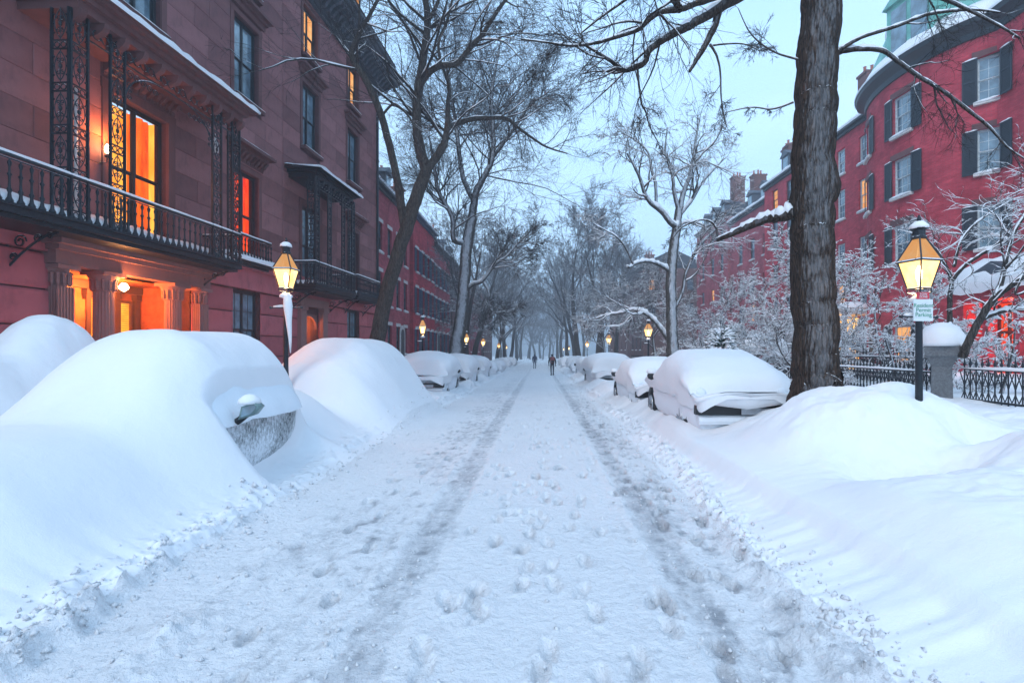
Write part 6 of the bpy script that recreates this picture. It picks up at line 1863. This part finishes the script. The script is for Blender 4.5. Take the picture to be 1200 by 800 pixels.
# ------------------------------------------------------------------ walkers
def person(loc, rz, stride, coat, legs, label, h=1.74, arm=.0):
    root = empty('person', loc, rz, label=label, cat='person', group='people walking away up the road')
    k = h/1.74
    def skin(name, pts, edges, rad, mat, sub=1):
        me = bpy.data.meshes.new(name); me.from_pydata([tuple(c*k for c in p) for p in pts], edges, []); me.update()
        o = link(name, me, root); 
        md = o.modifiers.new('Skin', 'SKIN'); md.use_smooth_shade = True
        for i, r in enumerate(rad): me.skin_vertices[0].data[i].radius = (r*k, r*k) if not isinstance(r, tuple) else (r[0]*k, r[1]*k)
        me.skin_vertices[0].data[0].use_root = True
        s = o.modifiers.new('Sub', 'SUBSURF'); s.levels = sub; s.render_levels = sub
        me.materials.append(mat); return o
    s = stride
    # body: pelvis, spine, neck, head, arms, legs (walking away = +y)
    pts = [(0, 0, .93), (0, .02, 1.15), (0, .03, 1.38), (0, .04, 1.50), (0, .06, 1.60), (0, .06, 1.70),
           (.17, .03, 1.40), (.24, -.02-s*.3, 1.15), (.25, .05-s*.5, .92), (-.17, .03, 1.40), (-.24, .02+s*.3, 1.15), (-.25, .12+s*.5, .92),
           (.09, 0, .88), (.10, .10+s*.25, .50), (.10, s*.75-.0, .10), (.10, s*.75+.14, .04), (-.09, 0, .88), (-.10, .06-s*.3, .50), (-.10, -s*.9, .14), (-.10, -s*.85+.12, .06),
           (.25, .08-s*.55, .83), (-.25, .17+s*.55, .83)]
    ed = [(0, 1), (1, 2), (2, 3), (3, 4), (4, 5), (2, 6), (6, 7), (7, 8), (2, 9), (9, 10), (10, 11), (0, 12), (12, 13), (13, 14), (14, 15), (0, 16), (16, 17), (17, 18), (18, 19), (8, 20), (11, 21)]
    rad = [(.15, .12), (.14, .11), (.16, .11), .05, (.085, .095), (.07, .08), .06, .045, .035, .06, .045, .035, .095, .065, .045, .035, .095, .065, .045, .035, .03, .03]
    if label is None: return
    b = skin('body', pts, ed, rad, legs)
    # parka over torso and arms
    cp = [(0, 0, .86), (0, .02, 1.10), (0, .03, 1.32), (0, .035, 1.46), (.19, .03, 1.38), (.26, -.02-s*.3, 1.14), (.27, .05-s*.5, .93), (-.19, .03, 1.38), (-.26, .02+s*.3, 1.14), (-.27, .12+s*.5, .93)]
    ce = [(0, 1), (1, 2), (2, 3), (2, 4), (4, 5), (5, 6), (2, 7), (7, 8), (8, 9)]
    skin('coat', cp, ce, [(.20, .16), (.19, .15), (.20, .15), (.10, .09), .085, .07, .055, .085, .07, .055], coat)
    skin('hood', [(0, .05, 1.50), (0, .05, 1.60), (0, .06, 1.71)], [(0, 1), (1, 2)], [(.08, .08), (.115, .12), (.09, .095)], coat)
    for q in (1, -1):
        sh_ = MB(); yy = s*.75+.06 if q > 0 else -s*.9+.04
        sh_.prism([(-.11, 0), (.17, 0), (.19, .05), (.06, .10), (-.09, .12)], 'x', q*.10*k-.05, q*.10*k+.05)
        sh_.v = [(a, b2+yy, c+.0) for a, b2, c in sh_.v]; sh_.build('boot', M['rubber'], root)
    # face with nose, turned up the street, and gloved hands with fingers
    fc = MB(); fc.lathe([(.02, .055), (.06, .06), (.075, .085), (.04, .12), (.015, .145)], 10, (0, .06, 1.60*k), 'y'); fc.build('face', M['skin'], root, True)
    for q, (hx, hy, hz) in ((1, (.25, .08-s*.55, .80)), (-1, (-.25, .17+s*.55, .80))):
        g = MB(); g.lathe([(.02, -.05), (.04, -.02), (.042, .04), (.03, .06)], 8, (hx*k, hy*k, hz*k))
        for f in range(4): g.tube([(hx*k, (hy-.03+.02*f)*k, (hz-.04)*k), (hx*k-.005*q, (hy-.03+.02*f+.01)*k, (hz-.09)*k), (hx*k-.02*q, (hy-.03+.02*f+.02)*k, (hz-.115+.008*abs(f-1.5))*k)], .010, 5)
        g.tube([(hx*k, (hy+.035)*k, hz*k), (hx*k-.02*q, (hy+.06)*k, (hz-.05)*k)], .011, 5)
        g.build('glove', M['rubber'], root, True)
    return root
px_, py_ = 1.05, 41.5
person((px_, py_, h_at(px_, py_)), .03, .30, M['coat_blk'], M['denim'], 'nearer walker in black coat with red backpack on the right wheel track', 1.76)
bk = empty('backpack', (px_, py_, h_at(px_, py_)+1.0), .03, label='dark red backpack on the back of the nearer walker', cat='backpack')
m = MB(); m.prism([(-.30, .0), (-.16, -.02), (-.15, .42), (-.18, .50), (-.27, .48), (-.33, .3)], 'x', -.16, .16); m.build('bag', M['pack'], bk, True)
m = MB(); m.prism([(-.36, .04), (-.31, .02), (-.31, .22), (-.35, .2)], 'x', -.12, .12); m.build('front_pocket', M['coat_blk'], bk)
person((-.55, 61, h_at(-.55, 61)), -.03, .18, M['coat_navy'], M['coat_navy'], 'farther walker in a long navy coat near the left wheel track', 1.76)

# ------------------------------------------------------------------ haze
M_h, nt, N_, L_, P_ = newmat('haze')
N_.remove(P_)
pv = N_.new('ShaderNodeVolumePrincipled'); pv.inputs['Density'].default_value = .0040; pv.inputs['Color'].default_value = (.86, .91, 1, 1); pv.inputs['Anisotropy'].default_value = .2
L_.new(pv.outputs[0], N_['Material Output'].inputs['Volume'])
hz = MB().box(-170, 170, -65, 640, -9, 42)
tag(hz.build('haze', M_h), 'pale blue snowy haze filling the street', 'haze', kind='stuff')
